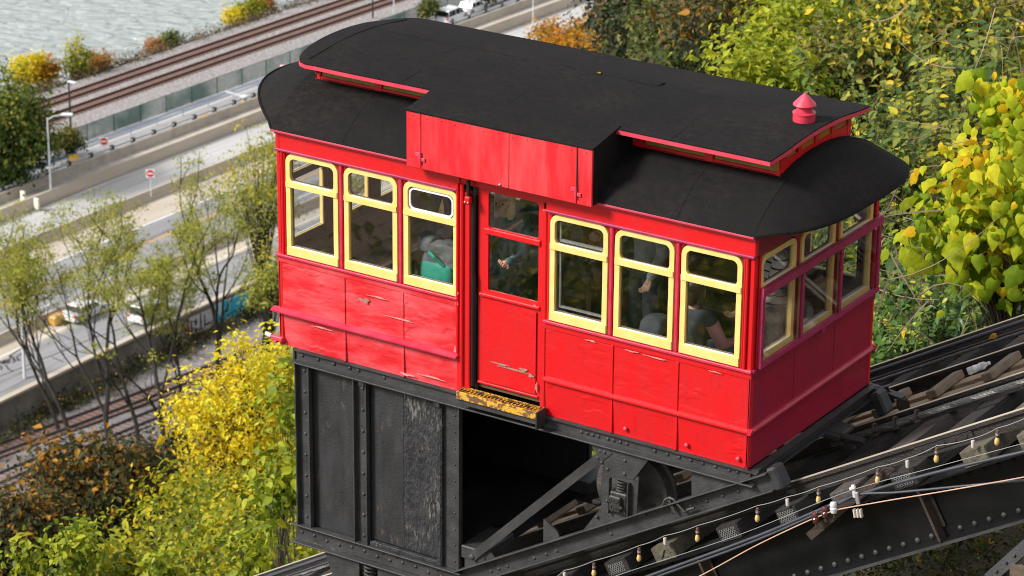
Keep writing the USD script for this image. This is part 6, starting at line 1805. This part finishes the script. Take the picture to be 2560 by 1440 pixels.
# floor beams, end sill, buffers, cable gear
part(car, 'end_sill', MB().box(.012, .028, .0, W, -1.065, -.948).box(.029, .075, -.0, W, -.962, -.949).box(.029, .075, 0, W, -1.065, -1.052), 'black_worn')
part(car, 'end_sill', MB().box(-4.96, -4.94, .0, W, -1.065, -.948), 'black_worn')
for x in np.linspace(-4.6, -.3, 9):
    part(car, 'floor_beam', MB().box(x - .05, x + .05, .035, W - .035, -1.06, -.948), 'black_paint')
for y in (.0, W - .36):
    part(car, 'buffer_block', MB().obox(A0 + ID * (LI + .03) + IN * -.085 + [0, y + .085, 0], (.055, .085, .11), np.array([ID, [0, 1, 0], IN]), .02), 'black_paint')
ra = part(car, 'roller_arm', MB().bar((.06, W - .02, -.965), (.36, W - .02, -1.00), .10, .03), 'black_worn')
part(ra, 'roller', MB().lathe([(0, -.03), (.062, -.03), (.062, -.02), (.035, 0), (.062, .02), (.062, .03), (0, .03)], (.37, W - .04, -1.055), 16, unit([-.5, .85, 0])), 'rust_steel', smooth=40)
part(ra, 'fork', MB().bar((.34, W - .02, -1.0), (.37, W - .04, -1.055), .03, .02), 'black_worn')
part(car, 'tow_bracket', MB().box(.02, .22, 1.30, 1.62, -1.10, -1.05, .01).bar((.1, 1.47, -1.08), (.30, 1.47, -1.22), .06, .03).tube([(.05, 1.36, -1.07), (.45, 1.36, -1.06)], .03, 8), 'black_iron')
for s in (-.05, .18, .42):
    q_ = TP(s, 1.47, 0.0)
    a_ = np.linspace(-.4, math.pi + .4, 12)
    part(car, 'cable_clamp', MB().tube([q_ + np.array([0, 1.0, 0]) * .042 * math.cos(t_) + TN * .045 * math.sin(t_) for t_ in a_], .011, 6).obox(q_ - TN * .045, (.03, .06, .012), TB, .004), 'rust_steel')
part(car, 'cable_tail', rope_strands(lambda s: TP(s, 1.54 + .02 * math.sin(3 * s), -.045 - .10 * max(0, .3 - s) * 0), -.5, .62, .022, .22, .022), 'wire_rope')
part(car, 'side_bracket', MB().prism(Polygon([(-5.06, -1.16), (-4.945, -1.10), (-4.945, -1.42), (-5.0, -1.40)]).difference(Polygon([(-5.03, -1.175), (-4.96, -1.135), (-4.96, -1.385), (-4.99, -1.375)])), .25, .55, front), 'black_worn')
part(car, 'cross_panel', MB().box(-4.95, -4.94, .04, W - .04, -2.95, -1.08), 'black_paint')
part(car, 'inner_ledge', MB().bar((-3.05, W - .10, -2.0), (-2.4 - .6, W - .3, -1.75), .1, .02), 'black_worn')
part(car, 'floor_plate', MB().box(-4.93, -3.0, .06, W - .06, -2.80, -2.78), 'black_paint')

# ================================================================== passengers
paint('skin', (0.50, 0.30, 0.22), (0.46, 0.27, 0.19), scale=12, rough=.5)
paint('hair_blonde', (0.66, 0.52, 0.30), (0.52, 0.40, 0.22), scale=30, stretch=(6, 6, 1), rough=.45)
paint('hair_brown', (0.06, 0.035, 0.02), rough=.5)
paint('hair_grey', (0.22, 0.21, 0.20), rough=.5)
paint('cloth_teal', (0.022, 0.075, 0.085), (0.032, 0.095, 0.095), scale=20, rough=.85)
paint('cloth_navy', (0.012, 0.016, 0.035), (0.018, 0.024, 0.05), scale=12, rough=.85)
paint('cloth_jeans', (0.22, 0.26, 0.34), (0.28, 0.32, 0.40), scale=14, rough=.85)
paint('cloth_darkjeans', (0.02, 0.026, 0.045), rough=.85)
paint('cloth_charcoal', (0.035, 0.038, 0.048), (0.048, 0.05, 0.06), scale=18, rough=.9)
paint('jacket_grey', (0.085, 0.088, 0.095), (0.13, 0.133, 0.14), scale=14, rough=.9)
paint('cloth_pink', (0.50, 0.20, 0.25), (0.56, 0.25, 0.30), scale=30, rough=.9)
paint('cloth_grey', (0.34, 0.345, 0.36), (0.40, 0.405, 0.42), scale=18, rough=.9)
paint('cloth_khaki', (0.30, 0.26, 0.20), (0.34, 0.30, 0.24), scale=14, rough=.9)
paint('cloth_olive', (0.14, 0.12, 0.065), (0.18, 0.15, 0.09), scale=14, rough=.9)
paint('bag_green', (0.006, 0.22, 0.15), (0.008, 0.27, 0.19), scale=9, rough=.6)
paint('strap_tan', (0.34, 0.27, 0.15), rough=.7)
paint('shoe_dark', (0.02, 0.018, 0.016), rough=.6)
paint('eye_dark', (0.015, 0.012, 0.01), rough=.2)
LOOK['cloth_striped'] = usdkit.material(stage, '/World/Looks/cloth_striped', {
    'g': ('geometry', {}), 's': ('separate_xyz', {}), 'k': ('math', {'math_type': 'multiply', 'value2': 1 / .078}), 'f': ('math', {'math_type': 'fraction'}),
    'c': ('math', {'math_type': 'less_than', 'value2': .20}), 'm': ('mix_color', {'a': (.72, .69, .62), 'b': (.018, .02, .035)}), 'p': ('principled_bsdf', {'roughness': .85})},
    [('g.position', 's.vector'), ('s.z', 'k.value1'), ('k.value', 'f.value1'), ('f.value', 'c.value1'), ('c.value', 'm.fac'), ('m.result', 'p.base_color')], surface='p.BSDF')


def hull(bones, edge=.03, it=6):
    """bones: (a, ra, b, rb). One smooth closed skin round all of them."""
    out = mf.Manifold()
    for a, ra, b, rb in bones:
        s = [mf.Manifold.sphere(float(r_), 14).translate([float(c) for c in p_]) for p_, r_ in ((a, ra), (b, rb))]
        out = out + mf.Manifold.batch_hull(s)
    q = out.refine_to_length(edge).to_mesh()
    t = trimesh.Trimesh(q.vert_properties[:, :3], q.tri_verts, process=True)
    trimesh.smoothing.filter_taubin(t, iterations=it)
    return (np.array(t.vertices), np.array(t.faces))


def person(label, loc, face, pose='stand', top='cloth_navy', legs='cloth_jeans', hair='hair_brown', hair_len=.10, arms=((.25, .35), (.25, .35)), sleeve=None, h=1.72, lean=0.0, group=None, vest=None, cross=False):
    """arms: (upper arm forward angle, elbow bend) of the left and the right arm. loc: feet (standing) or seat point (sitting), facing the angle FACE."""
    k = h / 1.72
    t = thing('person', label, 'person', loc, group=group)
    loc = np.asarray(loc, float)
    F = np.array([math.cos(face), math.sin(face), 0]); L = np.array([-math.sin(face), math.cos(face), 0]); Z = np.array([0, 0, 1.0])
    def at(f, l, z):
        return loc + (F * f + L * l + Z * z) * k
    sit = pose == 'sit'
    hz = .10 if sit else .90
    hip = {s: at(0, .085 * s, hz) for s in (-1, 1)}
    if sit:
        knee = {s: at(.43, .10 * s, hz + .03) for s in (-1, 1)}
        ankle = {s: at(.42, .10 * s, hz - .42) for s in (-1, 1)}
        if cross:
            knee[1] = at(.42, .0, hz + .15); ankle[1] = at(.50, -.16, hz - .20)
    else:
        knee = {s: at(.02, .09 * s, .49) for s in (-1, 1)}
        ankle = {s: at(-.02, .095 * s, .09) for s in (-1, 1)}
    toe = {s: ankle[s] + (F * .17 - Z * .055) * k for s in (-1, 1)}
    lf = math.sin(lean); lz = math.cos(lean)
    def up(z, f=0.0, l=0.0):
        return at(lf * z + f, l, hz + lz * z)
    waist, chest, neck, head = up(.18), up(.40, .01), up(.565), up(.70, .025)
    sh = {s: up(.50, -.01, .185 * s) for s in (-1, 1)}
    el, wr, tip = {}, {}, {}
    for s, (a, b) in zip((1, -1), arms):
        d1 = unit(F * math.sin(a) - Z * math.cos(a) + L * s * .18)
        el[s] = sh[s] + d1 * .29 * k
        d2 = unit(F * math.sin(a + b) - Z * math.cos(a + b) - L * s * .12)
        wr[s] = el[s] + d2 * .25 * k
        tip[s] = d2
    R = lambda r_: r_ * k
    body = [(hip[-1], R(.10), hip[1], R(.10)), (at(0, 0, hz + .02), R(.115), waist, R(.105)), (waist, R(.105), chest, R(.125)), (sh[-1], R(.062), sh[1], R(.062)), (chest, R(.115), up(.49), R(.085)), (up(.49), R(.07), neck, R(.052)), (neck, R(.050), head - Z * .05, R(.055))]
    for s in (-1, 1):
        body += [(hip[s], R(.088), knee[s], R(.058)), (knee[s], R(.056), ankle[s], R(.038)), (ankle[s], R(.04), toe[s], R(.032)), (sh[s], R(.056), el[s], R(.042)), (el[s], R(.041), wr[s], R(.027))]
    # head: skull, jaw, nose, ears
    body += [(head + Z * .045 * k - F * .02 * k, R(.088), head + Z * .01 * k + F * .015 * k, R(.078)), (head - Z * .05 * k + F * .035 * k, R(.048), head - Z * .085 * k + F * .05 * k, R(.026)),
             (head + F * .088 * k + Z * .012 * k, R(.010), head + F * .108 * k - Z * .022 * k, R(.013)), (head + F * .078 * k - Z * .055 * k - L * .018 * k, R(.012), head + F * .078 * k - Z * .055 * k + L * .018 * k, R(.012))]
    for s in (-1, 1):
        body.append((head + L * s * .083 * k + Z * .012 * k, R(.016), head + L * s * .083 * k - Z * .02 * k, R(.010)))
    skin = hull(body, .03)
    # hands on the same skin: palm, four curled fingers and a thumb
    vs, fs = [skin[0]], [skin[1]]; n = len(skin[0])
    for s in (-1, 1):
        d = tip[s]; sd = unit(np.cross(d, F + Z * .3)) ; nn = np.cross(sd, d)
        hb = [(wr[s], R(.024), wr[s] + d * .04 * k, R(.026))]
        for j, ln in enumerate((.062, .072, .068, .052)):
            o = wr[s] + d * .085 * k + sd * (j - 1.5) * .019 * k
            hb.append((wr[s] + d * .02 * k + sd * (j - 1.5) * .012 * k, R(.014), o, R(.0105)))
            m1 = o + (d * .85 + nn * .45) * ln * .55 * k
            hb += [(o, R(.0095), m1, R(.009)), (m1, R(.009), m1 + (d * .5 + nn * .85) * ln * .5 * k, R(.0075))]
        th = wr[s] + d * .03 * k - sd * .026 * k
        hb += [(th, R(.014), th + (d * .6 - sd * .6 + nn * .3) * .04 * k, R(.011)), (th + (d * .6 - sd * .6 + nn * .3) * .04 * k, R(.0105), th + (d * 1.2 - sd * .75 + nn * .5) * .055 * k, R(.008))]
        q = hull(hb, .008, 4)
        vs.append(q[0]); fs.append(q[1] + n); n += len(q[0])
    part(t, 'body', (np.vstack(vs), np.vstack(fs)), 'skin', smooth=True)
    g = .014
    shirt = [(at(0, 0, hz + .04), R(.125), waist, R(.115)), (waist, R(.117), chest, R(.137)), (sh[-1], R(.072), sh[1], R(.072)), (chest, R(.128), up(.485), R(.10))]
    sl = []
    for s in (-1, 1):
        sl += [(sh[s], R(.068), el[s], R(.054)), (el[s], R(.053), wr[s] - tip[s] * .02, R(.040))]
    if sleeve:
        part(t, 'shirt', hull(shirt, .03), vest or top, smooth=True); part(t, 'sleeves', hull(sl, .03), sleeve, smooth=True)
    else:
        part(t, 'shirt', hull(shirt + sl, .03), top, smooth=True)
    tr = [(hip[-1], R(.115), hip[1], R(.115)), (at(0, 0, hz), R(.122), at(0, 0, hz + .07), R(.118))]
    for s in (-1, 1):
        tr += [(hip[s], R(.104), knee[s], R(.074)), (knee[s], R(.072), ankle[s] + Z * .02, R(.056))]
    part(t, 'trousers', hull(tr, .035), legs, smooth=True)
    sho = hull([(ankle[s] - Z * .02 * k, R(.05), toe[s], R(.042)) for s in (-1, 1)], .03)
    part(t, 'shoes', sho, 'shoe_dark', smooth=True)
    hr = [(head + Z * .055 * k - F * .028 * k, R(.099), head + Z * .03 * k - F * .045 * k, R(.088))]
    for s in (-1, 1):
        hr.append((head + Z * .05 * k + L * s * .05 * k - F * .02 * k, R(.052), head - Z * hair_len * k + L * s * .068 * k - F * (.02 if hair_len > .15 else .04) * k, R(.034)))
    hr.append((head - F * .05 * k, R(.08), head - Z * hair_len * .9 * k - F * .06 * k, R(.055)))
    part(t, 'hair', hull(hr, .03), hair, smooth=True)
    for s in (-1, 1):
        part(t, 'eye', MB().ball(head + F * .083 * k + L * s * .032 * k + Z * .012 * k, .010 * k, 1), 'eye_dark', smooth=True)
    return dict(path=t, chest=chest, sh=sh, waist=waist, F=F, L=L, k=k, up=up)


FZ, SZ = -.782, -.372
p = person('standing person with blonde hair, tan strap across dark teal jacket, behind the door', (-2.80, .38, FZ), -1.45, 'stand', 'cloth_teal', 'cloth_darkjeans', 'hair_blonde', .24, ((.5, 1.2), (.15, .3)), h=1.77)
a, b = p['sh'][1] + [0, 0, .06], p['waist'] - p['L'] * .13
part(p['path'], 'bag_strap', MB().tube([a + p['F'] * .03, p['chest'] + p['F'] * .150 + p['L'] * .05 + [0, 0, .06], p['chest'] + p['F'] * .150 - p['L'] * .06 - [0, 0, .06], b + p['F'] * .10], .018, 6), 'strap_tan')
person('seated person in pale jeans with legs crossed, seen through the lower door pane', (-3.40, W - .36, SZ), -1.45, 'sit', 'cloth_navy', 'cloth_jeans', 'hair_brown', .1, ((.5, .7), (.5, .7)), cross=True)
person('standing person in navy seen at the top of the third window from the left', (-3.78, 1.05, FZ), 2.4, 'stand', 'cloth_navy', 'cloth_darkjeans', 'hair_brown', .06, ((.2, .3), (.2, .3)))
person('seated person in a grey jacket wearing the teal backpack', (-3.36, .42, SZ), 1.57, 'sit', 'jacket_grey', 'cloth_darkjeans', 'hair_brown', .12, ((.5, .8), (.5, .8)))
person('standing person in cream top with navy stripes and khaki trousers, uphill end', (-.24, .86, FZ), -2.6, 'stand', 'cloth_striped', 'cloth_khaki', 'hair_brown', .16, ((.3, .7), (.2, .4)), h=1.88)
person('seated person in a charcoal vest with pink sleeves, back to the last window', (-.78, .34, SZ), 1.45, 'sit', 'cloth_charcoal', 'cloth_jeans', 'hair_brown', .06, ((.35, .7), (.45, .9)), sleeve='cloth_pink', vest='cloth_charcoal')
person('standing person in a light grey hooded top at the fifth window', (-1.80, 1.25, FZ), -1.9, 'stand', 'cloth_grey', 'cloth_darkjeans', 'hair_brown', .05, ((.15, .3), (.4, 1.4)), h=1.80)
person('seated person in olive holding out both hands, seen through the window right of the door', (-2.35, W - .36, SZ), -1.3, 'sit', 'cloth_olive', 'cloth_darkjeans', 'hair_grey', .08, ((1.0, .6), (1.1, .5)))

# bags and bottle
q = np.array([-3.38, .20, -.20])
bp = thing('backpack', 'teal green backpack under a grey jacket in the third window', 'backpack', q)
def soft(m_, amp, seed, sub=2):
    t = m_.copy()
    for _ in range(sub):
        t = t.subdivide()
    trimesh.smoothing.filter_laplacian(t, iterations=6)
    t.vertices += (meshkit.fbm(t.vertices * 9, 3, seed)[:, None] - .5) * amp * unit(t.vertices - t.vertices.mean(0))
    return t
bb = soft(trimesh.creation.box((.36, .22, .44)), .04, 3, 3); part(bp, 'bag', (bb.vertices + q + [0, 0, .22], bb.faces), 'bag_green', smooth=True)
bb = soft(trimesh.creation.box((.24, .10, .18)), .02, 4, 3); part(bp, 'front_pocket', (bb.vertices + q + [0, -.12, .13], bb.faces), 'bag_green', smooth=True)
part(bp, 'strap', MB().tube([q + [.1, -.10, .42], q + [.02, -.14, .5], q + [-.06, -.1, .52], q + [-.1, .0, .44]], .018, 6), 'bag_green')
part(bp, 'zip', MB().tube([q + [-.12, -.148, .24], q + [0, -.165, .255], q + [.12, -.148, .24]], .004, 5), 'porcelain_white')
jk = thing('jacket', 'folded grey jacket lying on the teal backpack', 'jacket', q + [0, 0, .45])
bb = soft(trimesh.creation.box((.40, .20, .22)), .10, 6, 4); part(jk, 'cloth', (bb.vertices + q + [.05, .0, .50], bb.faces), 'jacket_grey', smooth=True)
bb = soft(trimesh.creation.box((.16, .20, .14)), .06, 7, 3); part(jk, 'hood', (bb.vertices + q + [-.12, .0, .58], bb.faces), 'jacket_grey', smooth=True)
q = np.array([-1.08, .20, -.37])
hb_ = thing('shoulder_bag', 'rounded grey blue shoulder bag on the bench behind the fifth window', 'bag', q)
bb = soft(trimesh.creation.box((.24, .26, .56)), .03, 8, 3); part(hb_, 'bag', (bb.vertices + q + [0, 0, .27], bb.faces), 'cloth_charcoal', smooth=True)
part(hb_, 'strap', MB().tube([q + [-.1, -.05, .45], q + [-.06, -.14, .3], q + [-.09, -.13, .1]], .012, 6), 'cloth_pink')
q = np.array([-.13, 1.30, -.02])
wb = thing('water_bottle', 'small clear water bottle with green cap on the uphill window board', 'bottle', q)
part(wb, 'body', MB().lathe([(0, .0), (.03, .0), (.032, .02), (.03, .09), (.032, .12), (.014, .165), (0, .165)], q, 14), 'clear_plastic', smooth=40)
part(wb, 'cap', MB().lathe([(0, .166), (.014, .166), (.014, .185), (0, .185)], q, 12), 'bag_green')
solo('papers', MB().obox((-.12, 1.12, .012), (.05, .20, .010), np.eye(3), .004), 'sign_white', 'white papers lying on the uphill window board by the bottle', 'papers')

for top in stage.GetPrimAtPath('/World').GetChildren():
    if top.GetName() == 'sun':
        top.SetCustomDataByKey('label', 'soft daylight from the upper left')
